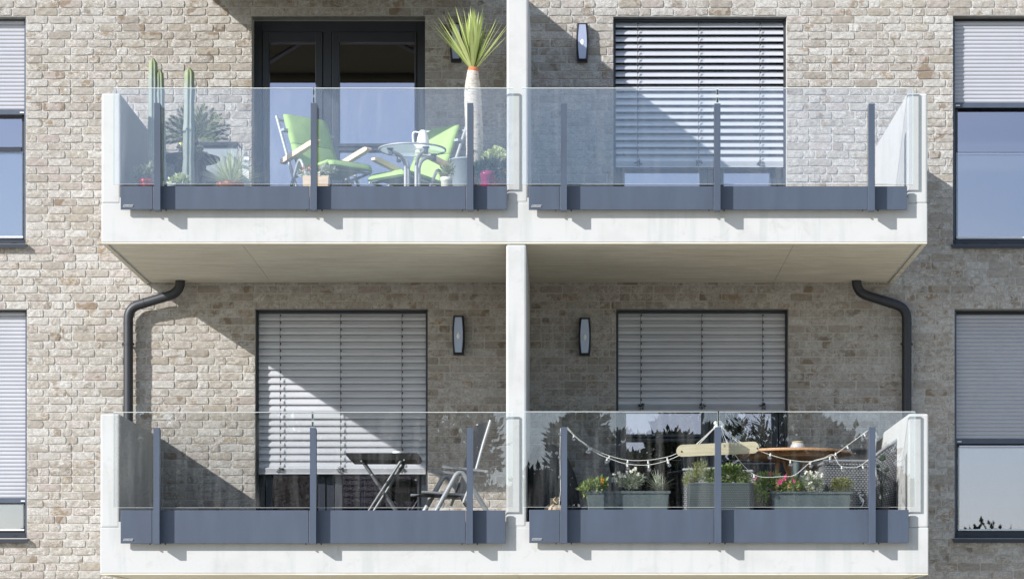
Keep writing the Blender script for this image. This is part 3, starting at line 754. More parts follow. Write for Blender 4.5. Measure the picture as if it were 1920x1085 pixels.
b = MB(); b.lathe([(.085, 0), (.085, .012)], (0, 0, .25), 16); part('hub', b, M['metal'], t, world=False)
jb = P(793, 268, -1.43); jb.z = tc.z + .0125
t = thing('thermos_jug', jb, 'white thermos jug on the round glass table', 'jug')
b = MB(); b.lathe([(.058, 0), (.062, .01), (.06, .05), (.05, .105), (.038, .14), (.036, .145)], (0, 0, 0), 24); part('body', b, M['whitepl'], t, world=False)
b = MB(); b.lathe([(.036, .1455), (.034, .158), (.022, .17), (.006, .173)], (0, 0, 0), 20); b.prism([(.03, .146), (.066, .164), (.03, .162)], 'y', -.012, .012); part('lid', b, M['whitepl'], t, world=False)
b = MB(); b.tube(arc_path([(-.034, 0, .15), (-.095, 0, .16), (-.09, 0, .05), (-.056, 0, .02)], .035, 5), .0075, 8); part('handle', b, M['whitepl'], t, world=False)

# ---------------------------------------------------------------- plants of the upper left bay
def cactus(label, stems, Y, cx):
    base = P(cx, 0, Y); t = thing('column_cactus', (base.x, Y, FU + .02), label, 'cactus', 'tall column cacti behind the glass')
    b = MB(); b.lathe([(.08, 0), (.10, .12), (.108, .125), (.108, .145), (.095, .145), (.095, .13)], (0, 0, 0), 20); part('pot', b, M['terra'], t, world=False)
    for (px, py, rr, lean) in stems:
        top = P(px, py, Y); L = top.z - FU - .15; x0 = P(px, 0, Y).x - base.x; m = MB(); n = 28; vs = []; ns = 26
        for i in range(ns + 1):
            u = i / ns; r = rr * (1 + .05 * math.sin(u * 17) + .04 * math.sin(u * 41)) * (.9 + .25 * (1 - u))
            if u > .94: r *= math.sqrt(max(.02, 1 - ((u - .94) / .06) ** 2))
            for k in range(n):
                a = 2 * math.pi * k / n; q = r * (1 + .20 * math.cos(7 * a))
                vs.append((x0 + lean * (1 - u) + q * math.cos(a), q * math.sin(a), .13 + L * u))
        m.add(vs, [[i * n + k, i * n + (k + 1) % n, (i + 1) * n + (k + 1) % n, (i + 1) * n + k] for i in range(ns) for k in range(n)], 0, True)
        m.add(vs[-n:], [list(range(n))]); part('stem', m, M['cactus'], t, world=False)
cactus('pair of tall column cacti behind the first upper railing post', [(287, 109, .037, 0), (299, 130, .035, .02)], -2.08, 291)
cactus('single tall column cactus in front of the sago palm', [(355, 127, .042, -.01)], -2.02, 355)

def pot_plant(name, label, cat, px, Y, floor, pot, potmat, leaf, group=None, pot_top=None, flowers=None):
    base = P(px, 0, Y); t = thing(name, (base.x, Y, floor), label, cat, group)
    if pot:
        r0, r1, h = pot; h = (P(0, pot_top, Y).z - floor) if pot_top else h
        b = MB(); b.lathe([(r0, 0), (r1 * .97, h * .86), (r1 * 1.06, h * .87), (r1 * 1.06, h), (r1 * .92, h), (r1 * .9, h * .93)], (0, 0, 0), 22); part('pot', b, M[potmat], t, world=False)
        b = MB(); b.lathe([(.001, h * .93), (r1 * .88, h * .931)], (0, 0, 0), 16); part('soil', b, M['soil'], t, world=False)
    leaf(t)
    return t
def bush_part(t, specs, mat, name='foliage', stems=0, up=.5):
    b = MB()
    for (px, py, Y, rx, rz, n, L, wd) in specs: b.bush(P(px, py, Y), (rx * 1.12, min(rx, .16), rz * 1.1), int(n * 2.1), L, wd, 0, up)
    c = t.location
    for k in range(stems):
        s = random.choice(specs); q = P(s[0] + U(-1, 1) * s[3] * 120, s[1] + U(-.6, .3) * s[4] * 150, s[2])
        p0 = Vector((c.x + U(-.03, .03), s[2], min(q.z - .05, P(0, s[1], s[2]).z - s[4]))); b.tube([p0, (p0 + q) / 2 + Vector((U(-.01, .01), 0, .01)), q], .003, 4, cap=False)
    return part(name, b, M[mat], t)
def flowers_part(t, pts, mat, r=.012, name='flower', stem=0, stemmat='herbleaf'):
    for (px, py, Y) in pts:
        c = P(px, py, Y); b = MB()
        for k in range(7):
            a = 2 * math.pi * k / 7 + R(); b.leaf(c, (math.cos(a), -.35, math.sin(a)), r * 1.45, r * 1.0)
        b.ball(c + Vector((0, -.003, 0)), r * .35, 6)
        f = part(name, b, M[mat], t)
        if stem:
            s = MB(); s.tube([c + Vector((0, .004, 0)), c + Vector((U(-.02, .02), .01, -stem))], .002, 4, cap=False); part('flower_stem', s, M[stemmat], t)

pot_plant('potted_plant', 'small grey leaved plant in a red pot at the left end of the upper balcony', 'potted plant', 273, -2.15, FU + .02, (.055, .065, .1), 'red',
          lambda t: bush_part(t, [(262, 326, -2.15, .07, .06, 90, .035, .018), (278, 318, -2.15, .06, .05, 70, .035, .018), (284, 309, -2.15, .03, .03, 24, .03, .015)], 'greyleaf', stems=10), pot_top=337)
pot_plant('potted_plant', 'low silvery succulent by the foot of the single cactus', 'potted plant', 336, -2.2, FU + .02, (.08, .1, .1), 'greypot',
          lambda t: bush_part(t, [(325, 341, -2.2, .05, .025, 40, .035, .02), (341, 337, -2.2, .065, .035, 70, .04, .02), (349, 343, -2.2, .03, .02, 20, .03, .015)], 'limeleaf'), pot_top=347)
def spiky(t):
    c = P(432, 346, -2.15); b = MB()
    for k in range(230):
        a = U(0, 2 * math.pi); el = rad(random.choice((U(2, 30), U(15, 60), U(35, 88))))
        d = (math.cos(a) * math.cos(el), math.sin(a) * math.cos(el), math.sin(el))
        b.blade(c + Vector((U(-.02, .02), U(-.02, .02), 0)), d, U(.25, .36), U(.009, .014), U(.0, .2), 4)
    part('leaves', b, M['spiky'], t)
pot_plant('spiky_plant', 'pale spiky rosette in a shallow terracotta bowl', 'potted plant', 432, -2.15, FU + .02, (.09, .115, .1), 'terra', spiky, pot_top=344)

# dark round table with the sago palm, grey tube chair behind
c = P(357, 296, -1.15)
t = thing('round_table', (c.x, c.y, FU), 'dark round table behind the single cactus, carrying the sago palm', 'table')
b = MB(); b.lathe([(.255, -.03), (.272, -.02), (.272, 0), (.255, .004)], c, 32); part('table_top', b, M['sling'], t)
b = MB(); b.lathe([(.19, 0), (.15, .1), (.14, .3), (.15, c.z - FU - .03)], (0, 0, .02), 20); part('pedestal', b, M['sling'], t, world=False)
base = P(364, 0, -1.15)
t = thing('sago_palm', (base.x, -1.15, c.z + .005), 'sago palm with feathery fronds on the dark round table', 'palm')
b = MB(); b.lathe([(.06, 0), (.085, .09), (.09, .09), (.09, .1)], (0, 0, 0), 18); part('pot', b, M['cream'], t, world=False)
b = MB(); hub = P(364, 264, -1.15) - t.location; b.lathe([(.05, .08), (.04, hub.z), (.02, hub.z + .03)], (0, 0, 0), 12); part('trunk', b, M['trunk'], t, world=False)
fr = [(-66, .30), (-52, .32), (-38, .31), (-20, .30), (-8, .33), (6, .32), (20, .35), (32, .34), (44, .36), (56, .34), (68, .30), (-75, .26), (76, .26), (-30, .27), (50, .28), (12, .28)]
for i, (a, L) in enumerate(fr):
    b = MB(); a = rad(a); yv = U(-.6, .5); d = Vector((math.sin(a), yv, math.cos(a))).normalized(); p = hub.copy(); seg = 16; cur = d.copy(); pts = [p.copy()]
    for k in range(seg):
        p = p + cur * (L / seg); cur = (cur + Vector((0, 0, -.015 - .02 * abs(math.sin(a))))).normalized(); pts.append(p.copy())
    b.tube(pts, [.005 * (1 - .7 * k / seg) for k in range(seg + 1)], 5, cap=False)
    for k in range(3, seg + 1):
        u = k / seg; Lf = .085 * (math.sin(math.pi * (.10 + .78 * u)) ** .6); tg = (pts[k] - pts[k - 1]).normalized(); sd = tg.cross(Vector((0, -1, .15))).normalized()
        for s in (-1, 1):
            for h in (0, .5): b.leaf(pts[k] - tg * (L / seg) * h, sd * s + tg * 1.25 + Vector((0, -.12, .0)), Lf, .0115)
    part('frond', b, M['cycad'], t, world=False)
t = thing('trailing_plant', (P(360, 0, -1.42).x, -1.42, c.z + .005), 'dark trailing plant spilling over the edge of the dark round table', 'trailing plant')
b = MB(); b.lathe([(.04, 0), (.05, .07), (.052, .075)], (0, 0, 0), 14); part('pot', b, M['sling'], t, world=False)
bush_part(t, [(355, 280, -1.43, .11, .04, 110, .03, .02), (372, 285, -1.45, .06, .05, 60, .028, .02), (368, 306, -1.45, .05, .08, 50, .022, .016), (337, 304, -1.45, .04, .07, 36, .022, .016), (345, 320, -1.45, .05, .05, 30, .02, .014)], 'darkleaf', up=-.2)
yp = P(339, 278, -1.38); b = MB(); b.lathe([(.014, 0), (.014, .045), (.01, .05)], yp, 10)
solo('candle', b, M['petaly'], 'small yellow candle on the dark round table', 'candle')
t = thing('tube_chair', (P(410, 0, -.7).x, -.7, FU), 'grey fabric chair with a bent silver tube frame, behind the spiky rosette', 'chair')
b = MB(); p, q = P(368, 345, -.72), P(446, 276, -.72); b.box((p.x, -.73, p.z), (q.x, -.715, q.z)); part('back', b, M['greypot'], t)
b = MB(); p, q = P(366, 274, -.75), P(446, 267, -.72); b.box((p.x, -.76, p.z), (q.x, -.70, q.z)); part('top_band', b, M['sling'], t, .008)
b = MB(); b.tube(arc_path([P(364, 271, -.72), P(451, 269, -.72), P(452, 400, -.78)], .06, 6), .009, 8); b.tube([P(366, 272, -.72), P(366, 400, -.78)], .009, 8); part('frame', b, M['alu'], t)
b = MB(); p = P(461, 0, -1.0); b.prism([(p.x - .03, FU + .02), (p.x + .03, FU + .02), (p.x + .032, P(0, 296, -1).z), (p.x + .018, P(0, 288, -1).z), (p.x - .012, P(0, 288, -1).z), (p.x - .03, P(0, 300, -1).z)], 'y', -1.02, -.99); part('armrest', b, M['whitepl'], t, .008)
b = MB(); b.box((P(370, 0, -1).x, -1.1, FU + .42), (P(446, 0, -1).x, -.72, FU + .45)); part('seat', b, M['greypot'], t, .01)

# wooden flower box, right hand pots
c0 = P(593, 341, -2.1); t = thing('flower_box', (c0.x, -2.1, FU + .02), 'small wooden box with dark red flowers at the foot of the green chair', 'flower box')
zt = P(0, 332, -2.1).z - FU - .02
b = MB(); w_ = .115; b.prism([(-w_ * .9, 0), (w_ * .9, 0), (w_, zt), (-w_, zt)], 'y', -.07, .07); part('box', b, M['pine'], t, .004, world=False)
bush_part(t, [(572, 324, -2.1, .05, .05, 60, .03, .012), (590, 322, -2.1, .05, .045, 60, .03, .012), (608, 321, -2.1, .06, .05, 70, .04, .010), (620, 320, -2.1, .04, .04, 40, .045, .008)], 'greyleaf', stems=10)
flowers_part(t, [(566, 317, -2.16), (578, 318, -2.15), (581, 311, -2.12), (571, 313, -2.13)], 'petalr', .014)
flowers_part(t, [(597, 326, -2.17)], 'petalw', .016)
pot_plant('potted_plant', 'small sparse plant in a cream pot below the right green chair', 'potted plant', 837, -2.15, FU + .02, (.045, .05, .1), 'cream',
          lambda t: bush_part(t, [(836, 323, -2.15, .05, .05, 60, .05, .010), (845, 318, -2.15, .03, .04, 24, .045, .010)], 'oliveleaf', stems=6), pot_top=333)
b = MB(); c = P(872, 0, -1.75); h = P(0, 304, -1.75).z - FU
b.lathe([(.10, 0), (.115, h * .55), (.122, h * .56), (.135, h * .97), (.145, h * .975), (.145, h), (.12, h), (.115, h * .9)], (c.x, c.y, FU + .02), 28)
tub = solo('plant_tub', b, M['greypot'], 'light grey tub with a moulded band, holding the tall yucca', 'plant tub')
# tall yucca
base = P(889, 0, -1.8); base.z = FU + h - .06; crown = P(887, 132, -1.86)
t = thing('yucca', (base.x, -1.8, base.z), 'tall yucca with a pale thick trunk and a tuft of long leaves', 'yucca')
b = MB(); n = 26; pts = []; rs = []
for i in range(n + 1):
    u = i / n; q = base.lerp(crown, u); q.x += .006 * math.sin(u * 6) ; pts.append(q)
    prof = .075 + .006 * math.sin(u * 3.1) - .002; prof = prof * (1 if u < .72 else 1 - ((u - .72) / .28) ** 1.6 * .36)
    rs.append(prof * (1 + .02 * math.sin(i * 2.3)) * (1.06 if u < .1 else 1))
b.tube(pts, rs, 18); part('trunk', b, M['bark'], t)
b = MB(); b.lathe([(.046, -.02), (.05, 0), (.044, .02), (.03, .03)], crown, 14); part('leaf_base', b, M['terra'], t)
b = MB()
for k in range(112):
    a = U(0, 2 * math.pi); sp = abs(random.gauss(0, .42)); sp = min(sp, .75); L = U(.40, .58)
    d = Vector((math.sin(sp) * math.cos(a), math.sin(sp) * math.sin(a), math.cos(sp)))
    b.blade(crown + Vector((d.x * .03, d.y * .03, .0)), d, L, U(.022, .036), U(-.1, .14), 6, 0, .45)
for px, py in ((801, 42), (812, 38), (829, 26), (945, 40), (840, 30)):
    q = P(px, py, -1.9); d = q - crown; b.blade(crown, d, d.length, .02, U(-.02, .05), 6, 1, .4)
part('leaves', b, [M['yucca'], M['yucca']], t)
b = MB()
for px, py in ((801, 42), (829, 26), (812, 38)):
    q = P(px, py, -1.905); d = (q - crown).normalized(); b.blade(q - d * .09, d, .1, .008, 0, 3)
part('dry_tip', b, M['yuccabrown'], t)
pot_plant('potted_plant', 'bushy variegated plant in a terracotta pot beside the central divider', 'potted plant', 929, -1.85, FU + .02, (.09, .11, .2), 'terra',
          lambda t: bush_part(t, [(918, 294, -1.85, .07, .05, 130, .028, .02), (935, 291, -1.85, .07, .06, 160, .028, .02), (928, 284, -1.85, .06, .04, 80, .026, .018)], 'limeleaf', stems=12), pot_top=320)
pot_plant('potted_plant', 'dark leaved plant in a magenta pot at the right end of the yucca bay', 'potted plant', 914, -2.15, FU + .02, (.05, .062, .1), 'magenta',
          lambda t: bush_part(t, [(905, 315, -2.13, .08, .06, 130, .045, .026), (925, 312, -2.13, .09, .06, 150, .045, .026), (940, 318, -2.13, .04, .08, 60, .045, .026), (893, 322, -2.13, .03, .05, 40, .04, .02)], 'darkleaf', stems=10), pot_top=322)

# ---------------------------------------------------------------- lower left bay
c = P(720, 861, -1.5); t = thing('folding_table', (c.x, -1.5, FL), 'black topped folding table on crossed silver legs', 'table')
zt = P(0, 853, -1.5).z - FL; b = MB(); w_ = .33
b.prism([(-w_, zt - .012), (-w_ + .04, zt - .062), (w_ - .025, zt - .062), (w_, zt - .045), (w_, zt - .01), (w_ - .01, zt), (-w_ + .01, zt)], 'y', -.26, .26); part('table_top', b, M['tabletop'], t, .012, world=False)
for yy, sl in ((-.2, 1), (.2, 1)):
    b = MB(); b.tube([(-.185, yy, zt - .065), (.235, yy, .01)], .0105, 8, flat=1.3); part('leg', b, M['darksteel'], t, world=False)
    b = MB(); b.tube([(.18, yy - .04, zt - .055), (-.23, yy - .04, .01)], .0105, 8, flat=1.3); part('leg', b, M['darksteel'], t, world=False)
b = MB(); b.tube([(-.225, -.24, .03), (-.225, .2, .03)], .01, 8); b.tube([(.225, -.2, .03), (.225, .2, .03)], .01, 8); part('foot_bar', b, M['darksteel'], t, world=False)
b = MB()
for x, z in ((-.185, zt - .075), (.2, zt - .065), (.0, zt * .52), (-.09, zt * .72)): b.ball((x, -.262, z), .008, 8)
part('rivet', b, M['alu'], t, world=False)
q = P(746, 853, -1.5); q.z = FL + zt
b = MB(); b.lathe([(.035, 0), (.048, .012), (.05, .022), (.046, .026), (.05, .032), (.042, .034), (.02, .028)], q, 20)
solo('dish', b, M['whitepl'], 'small white dish on the black folding table', 'dish')
t = thing('sling_chair', (-.965, -1.6, FL), 'high backed grey sling chair right of the black folding table', 'garden chair', None, rad(197))
b = MB()
bp = [(-.03, .36), (-.14, .58), (-.24, .80), (-.34, .92), (-.45, 1.02)]
bp = [(-.02, .33), (-.105, .55), (-.165, .78), (-.23, .99)]
vs = []
for x, z in bp: vs += [(x + .018, -.238, z), (x + .018, .2, z)]
b.add(vs, [[2 * i, 2 * i + 1, 2 * i + 3, 2 * i + 2] for i in range(3)], 0, True); part('back_sling', b, M['sling'], t, world=False)
b = MB(); b.box((-.03, -.2, .325), (.38, .2, .332)); part('seat_sling', b, M['sling'], t, world=False)
for s in (-1, 1):
    b = MB(); b.tube([(.02, s * .22, .25), (-.10, s * .22, .55), (-.165, s * .22, .78), (-.235, s * .22, 1.0)], .0135, 8); part('back_rail', b, M['alu'], t, world=False)
    b = MB(); b.tube([(-.06, s * .21, .32), (.40, s * .21, .34)], .0125, 8); part('seat_rail', b, M['alu'], t, world=False)
    b = MB(); b.tube(arc_path([(.37, s * .25, .01), (.06, s * .25, .56), (-.30, s * .25, .01)], .09, 6), .022, 10); part('leg', b, M['alu'], t, world=False)
    b = MB(); b.prism([(-.2, .525), (-.2, .545), (.22, .58), (.225, .556)], 'y', s * .25 - .02, s * .25 + .02); part('armrest', b, M['alu'], t, .006, world=False)

# ---------------------------------------------------------------- lower right bay
# black cover over a tall shape in the corner by the divider
c = P(1036, 0, -1.55); t = thing('black_cover', (c.x, -1.55, FL + .02), 'tall shape under a black cover in the corner by the central divider', 'cover')
zt = P(0, 838, -1.55).z - FL - .02; b = MB(); n = 28; rings = []
for i, (u, wx, sx) in enumerate(((0, .255, .0), (.25, .25, .0), (.5, .235, -.01), (.68, .21, -.02), (.80, .19, -.03), (.9, .17, -.035), (1.0, .12, -.04))):
    for k in range(n):
        a = 2 * math.pi * k / n; f = 1 + .06 * math.sin(5 * a + i) + .03 * math.sin(11 * a - i)
        b.v.append((sx + wx * f * math.copysign(abs(math.cos(a)) ** .7, math.cos(a)), .24 * f * math.copysign(abs(math.sin(a)) ** .7, math.sin(a)) * (1 - .4 * u), u * zt + (.02 * math.sin(3 * a) if u > .8 else 0)))
for i in range(6):
    for k in range(n): b.f.append([i * n + k, i * n + (k + 1) % n, (i + 1) * n + (k + 1) % n, (i + 1) * n + k]); b.mi.append(0); b.sm.append(True)
b.f.append([6 * n + k for k in range(n)]); b.mi.append(0); b.sm.append(True)
part('cover', b, M['black'], t, world=False)
b = MB(); b.ball((.085, -.05, P(0, 833, -1.55).z - FL - .02), .03, 10, 0, (.6, .6, 1)); part('handle', b, M['black'], t, world=False)
c = P(1040, 0, -2.12); t = thing('pumpkin_ornament', (c.x, -2.12, FL + .1), 'beige pumpkin ornament with a thick stem, in front of the black cover', 'ornament')
b = MB(); n = 40; z0 = 0; hh = P(0, 943, -2.12).z - FL - .1; vs = []
for i in range(11):
    a = math.pi * i / 10 - math.pi / 2
    for k in range(n):
        q = 2 * math.pi * k / n; r = .092 * max(.12, math.cos(a)) * (1 + .09 * abs(math.cos(4 * q)) - .04); vs.append((r * math.cos(q), r * math.sin(q), hh * (.5 + .5 * math.sin(a)) - (.012 if abs(math.cos(a)) < .35 and a > 0 else 0)))
b.add(vs, [[i * n + k, i * n + (k + 1) % n, (i + 1) * n + (k + 1) % n, (i + 1) * n + k] for i in range(10) for k in range(n)], 0, True); b.add(vs[-n:], [list(range(n))]); part('body', b, M['beige'], t, world=False)
b = MB(); b.tube([(-.02, 0, hh - .02), (-.022, 0, hh + .045)], [.024, .021], 10); part('stem', b, M['board'], t, world=False)
b = MB()
for s in (-1, 1): b.tube([(.02, -.03, hh), (.02 + s * .03, -.05, hh + .03), (.02 + s * .015, -.05, hh + .05), (.02, -.03, hh)], .009, 6)
part('bow', b, M['beige'], t, world=False)
# stands on a small crate so that it shows above the rail
b = MB(); q = P(1040, 0, -2.12); b.box((q.x - .1, -2.2, FL + .021), (q.x + .1, -2.03, FL + .099)); solo('crate', b, M['trunk'], 'small dark crate under the beige pumpkin ornament', 'crate')

def planter(label, x0p, x1p, y0p, Y, inset, mat='planter', grp='slate plastic window boxes'):
    a, c2 = P(x0p, y0p, Y), P(x1p, y0p, Y); zt = a.z; z0 = FL + .021; cx = (a.x + c2.x) / 2; w2 = (c2.x - a.x) / 2; d = .085
    t = thing('planter_box', (cx, Y, z0), label, 'planter box', grp); h = zt - z0
    b = MB(); k = 1 - inset
    vs = [(-w2 * k, -d * k, 0), (w2 * k, -d * k, 0), (w2 * k, d * k, 0), (-w2 * k, d * k, 0), (-w2, -d, h - .02), (w2, -d, h - .02), (w2, d, h - .02), (-w2, d, h - .02)]
    b.add(vs, [[3, 2, 1, 0], [0, 1, 5, 4], [1, 2, 6, 5], [2, 3, 7, 6], [3, 0, 4, 7]]); part('tray', b, M[mat], t, .008, world=False)
    b = MB()
    for s in (-1, 1): b.box((-w2 - .012, s * d - .011, h - .022), (w2 + .012, s * d + .011, h)); b.box((s * w2 - .011, -d + .011, h - .022), (s * w2 + .011, d - .011, h))
    part('rim', b, M[mat], t, world=False)
    b = MB(); b.box((-w2 + .01, -d + .012, h - .035), (w2 - .01, d - .012, h - .026)); part('soil', b, M['soil'], t, world=False)
    return t
YPL = -2.05
planter('long slate planter box with silver and orange flowered plants', 1100, 1254, 921, YPL, .07)
planter('long slate planter box with magenta and white flowers under the wooden table', 1445, 1594, 922, YPL, .07)
def weave(b, o, u, v, nu, nv, nrm, mi=0, fill=.86):
    o, u, v, nrm = Vector(o), Vector(u), Vector(v), Vector(nrm)
    for j in range(nv):
        for i in range(-1, nu):
            a0 = (i + (.5 if j % 2 else 0)) / nu; a1 = a0 + fill / nu
            if a0 < 0: a0 = 0
            if a1 > 1: a1 = 1
            if a1 - a0 < .1 / nu: continue
            b0, b1 = (j + .12) / nv, (j + .88) / nv; m = (a0 + a1) / 2
            th = .006
            vs = [o + u * a0 + v * b0, o + u * m + v * b0 + nrm * th, o + u * a1 + v * b0, o + u * a0 + v * b1, o + u * m + v * b1 + nrm * th, o + u * a1 + v * b1]
            b.add(vs, [[0, 1, 4, 3], [1, 2, 5, 4]], mi, True)
# square wicker planter
a, c2 = P(1291, 907, YPL), P(1410, 907, YPL); z0 = FL + .021; cx = (a.x + c2.x) / 2; w2 = (c2.x - a.x) / 2; h = a.z - z0
t = thing('wicker_planter', (cx, YPL, z0), 'square grey wicker planter with herbs, below the hanging wooden plank', 'planter')
b = MB(); b.box((-w2, -.11, 0), (w2, .13, h - .012)); part('liner', b, M['wickerdark'], t, world=False)
b = MB(); weave(b, (-w2, -.1105, 0), (2 * w2, 0, 0), (0, 0, h), 30, 24, (0, -1, 0)); weave(b, (w2 + .0005, -.11, 0), (0, .24, 0), (0, 0, h), 12, 24, (1, 0, 0)); weave(b, (-w2 - .0005, .13, 0), (0, -.24, 0), (0, 0, h), 12, 24, (-1, 0, 0))
o = part('wicker_weave', b, M['planter'], t, world=False); o['kind'] = 'stuff'
b = MB()
for s in (-1, 1): b.box((s * w2 - .008, -.12, h - .012), (s * w2 + .008, .14, h + .004)); b.box((-w2 + .008, .01 + s * .122 - .008, h - .012), (w2 - .008, .01 + s * .122 + .008, h + .004))
part('rim', b, M['planter'], t, .003, world=False)

def bed_plant(name, label, cat, specs, mat, stems=8, flowers=(), blades=None, group=None):
    s0 = specs[0] if specs else blades[0]; zb = FL + .25
    base = P(s0[0], 0, s0[2]); t = thing(name, (base.x, s0[2], P(0, 922 if name != 'herb' else 908, s0[2]).z - .03), label, cat, group)
    if specs: bush_part(t, specs, mat, stems=stems)
    for (pts, fm, r, st) in flowers: flowers_part(t, pts, fm, r, stem=st)
    if blades:
        b = MB()
        for (px, py, Y, n, L, wd, dr, spread) in blades:
            c = P(px, py, Y)
            for k in range(n):
                a = U(0, 2 * math.pi); el = rad(U(8, 85)); q = Vector((math.cos(a) * math.cos(el) * spread, math.sin(a) * math.cos(el) * .7, math.sin(el)))
                b.blade(c + Vector((U(-.03, .03), U(-.02, .02), U(-.02, .03))), q, L * U(.6, 1.1), wd * U(.7, 1.2), dr, 4)
        part('blades', b, M[mat], t)
    return t
Y = YPL
bed_plant('flowering_plant', 'green leafy plant with orange flowers at the left end of the first planter box', 'flowering plant',
          [(1112, 912, Y, .10, .05, 110, .05, .022), (1098, 918, Y - .05, .05, .05, 40, .05, .022), (1126, 908, Y, .06, .05, 60, .05, .022)], 'freshleaf', 6,
          [([(1129, 899, Y - .06), (1128, 904, Y - .07)], 'petalo', .014, .03)], [(1112, 918, Y, 50, .11, .013, .5, 1.2)])
bed_plant('flowering_plant', 'silver leaved plant with pale daisy heads in the middle of the first planter box', 'flowering plant',
          [(1180, 905, Y, .10, .05, 230, .035, .007), (1192, 899, Y, .08, .06, 150, .035, .007), (1168, 900, Y, .06, .05, 90, .035, .007)], 'greyleaf', 14,
          [([(1160, 886, Y), (1151, 889, Y), (1189, 880, Y), (1191, 878, Y - .02), (1176, 885, Y), (1170, 893, Y - .06), (1205, 893, Y), (1183, 883, Y - .03), (1163, 892, Y - .05), (1197, 889, Y - .04)], 'petalw', .015, .07)])
bed_plant('flowering_plant', 'arching grey green bladed plant at the right end of the first planter box', 'plant', None, 'greyleaf', 0, (),
          [(1236, 918, Y, 130, .17, .012, .55, 1.4)])
bed_plant('herb', 'upright rosemary at the left of the wicker planter', 'herb',
          [(1297, 893, Y, .06, .09, 260, .022, .006), (1310, 885, Y, .06, .12, 300, .022, .006), (1288, 900, Y - .02, .04, .06, 110, .022, .006), (1320, 880, Y, .03, .09, 120, .02, .006)], 'herbleaf', 26)
bed_plant('herb', 'broad leaved green herb at the right of the wicker planter', 'herb',
          [(1335, 893, Y, .07, .06, 110, .035, .028), (1365, 889, Y, .09, .09, 190, .034, .026), (1390, 897, Y, .08, .06, 120, .034, .026), (1380, 884, Y, .06, .05, 70, .032, .024)], 'freshleaf', 16)
bed_plant('flowering_plant', 'trailing green plant with pink blooms spilling over the left of the second planter box', 'flowering plant',
          [(1425, 905, Y, .06, .09, 150, .035, .018), (1418, 922, Y - .05, .05, .07, 90, .032, .016), (1442, 898, Y, .06, .06, 110, .035, .014), (1432, 930, Y - .08, .04, .05, 50, .03, .014)], 'freshleaf', 12,
          [([(1416, 894, Y - .05), (1414, 898, Y - .06)], 'petalp', .014, .03)])
bed_plant('flowering_plant', 'bushy green plant with magenta flowers in the second planter box', 'flowering plant',
          [(1457, 906, Y, .08, .08, 190, .036, .014), (1480, 910, Y, .09, .08, 200, .036, .014), (1495, 914, Y, .06, .06, 100, .034, .014)], 'freshleaf', 12,
          [([(1442, 887, Y), (1445, 889, Y - .03), (1474, 893, Y - .05), (1472, 896, Y - .06), (1462, 904, Y - .08), (1464, 901, Y - .08), (1488, 900, Y - .06)], 'petalp', .018, .04)])
bed_plant('flowering_plant', 'grey leaved plant with white daisies in the middle of the second planter box', 'flowering plant',
          [(1520, 904, Y, .09, .08, 240, .033, .009), (1535, 908, Y, .05, .07, 100, .033, .009)], 'greyleaf', 14,
          [([(1510, 884, Y), (1520, 885, Y - .02), (1531, 885, Y), (1541, 890, Y - .03), (1519, 905, Y - .09), (1527, 893, Y - .07), (1514, 896, Y - .07)], 'petalw', .017, .06)])
bed_plant('flowering_plant', 'low rounded reddish green plant at the right end of the second planter box', 'plant',
          [(1577, 910, Y, .105, .07, 330, .022, .010), (1577, 903, Y, .09, .05, 160, .02, .01)], 'oliveleaf', 20)

# hanging plank with ropes from the railing post
q0, q1 = P(1268, 845, -2.30), P(1423, 838, -2.30)
t = thing('hanging_plank', ((q0.x + q1.x) / 2, -2.30, (q0.z + q1.z) / 2), 'pale round ended wooden plank hung by cord from the middle lower railing post', 'wooden plank')
cx, cz = t.location.x, t.location.z; hw = (q1.x - q0.x) / 2; hz = .052; pts = []
sl = (q1.z - q0.z) / (q1.x - q0.x)
for side in (1, -1):
    for k in range(9):
        a = -math.pi / 2 + math.pi * k / 8; x = side * (hw - hz) + side * hz * math.cos(a); z = side * hz * math.sin(a); pts.append((x, z + sl * x))
b = MB(); b.prism(pts, 'y', -.014, .014); part('plank', b, M['board'], t, .003, world=False)
top = P(1346.5, 795, -2.34)
b = MB(); b.ball(P(1273 + 5, 846, -2.315), .008, 8); b.ball(P(1420, 840, -2.315), .008, 8); part('knot_hole', b, M['trunk'], t)
b = MB()
for px, py in ((1303, 832), (1308, 832), (1388, 830)): b.tube([P(px, py + 3, -2.30), top], .004, 6, cap=False)
part('cord', b, M['wire'], t)
# string lights
def string(label, pts, bulbs, Y, r=.0028):
    ps = [P(p[0], p[1], Y) for p in pts]; mid = ps[len(ps) // 2]
    t = thing('string_lights', mid, label, 'string lights', 'white bulb string lights along the lower railing')
    b = MB(); out = [ps[0]]
    for i in range(len(ps) - 1):
        a0 = ps[max(0, i - 1)]; a1, a2 = ps[i], ps[i + 1]; a3 = ps[min(len(ps) - 1, i + 2)]
        for k in range(1, 6):
            u = k / 5; out.append(.5 * ((2 * a1) + (a2 - a0) * u + (2 * a0 - 5 * a1 + 4 * a2 - a3) * u * u + (3 * a1 - a0 - 3 * a2 + a3) * u ** 3))
    b.tube(out, r, 5, cap=False); part('cable', b, M['wire'], t)
    for (px, py, dx, dy) in bulbs:
        p = P(px, py, Y); d = Vector((dx, 0, -dy)).normalized(); 
        b = MB(); b.tube([p, p + d * .026], [.006, .0085], 8); sk = part('socket', b, M['wire'], t)
        b = MB(); b.ball(p + d * .043, .019, 10); part('bulb', b, M['bulb'], t)
YS = -2.28
string('upper strand of string lights from the left post to the wooden plank', [(1063, 800), (1085, 822), (1112, 841), (1143, 854), (1178, 862), (1215, 862), (1251, 856), (1270, 849)],
       [(1076, 814, -.1, 1), (1109, 839, -.5, 1), (1143, 854, -.3, 1), (1177, 862, -.1, 1), (1251, 857, .1, 1), (1215, 863, .1, 1)], YS)
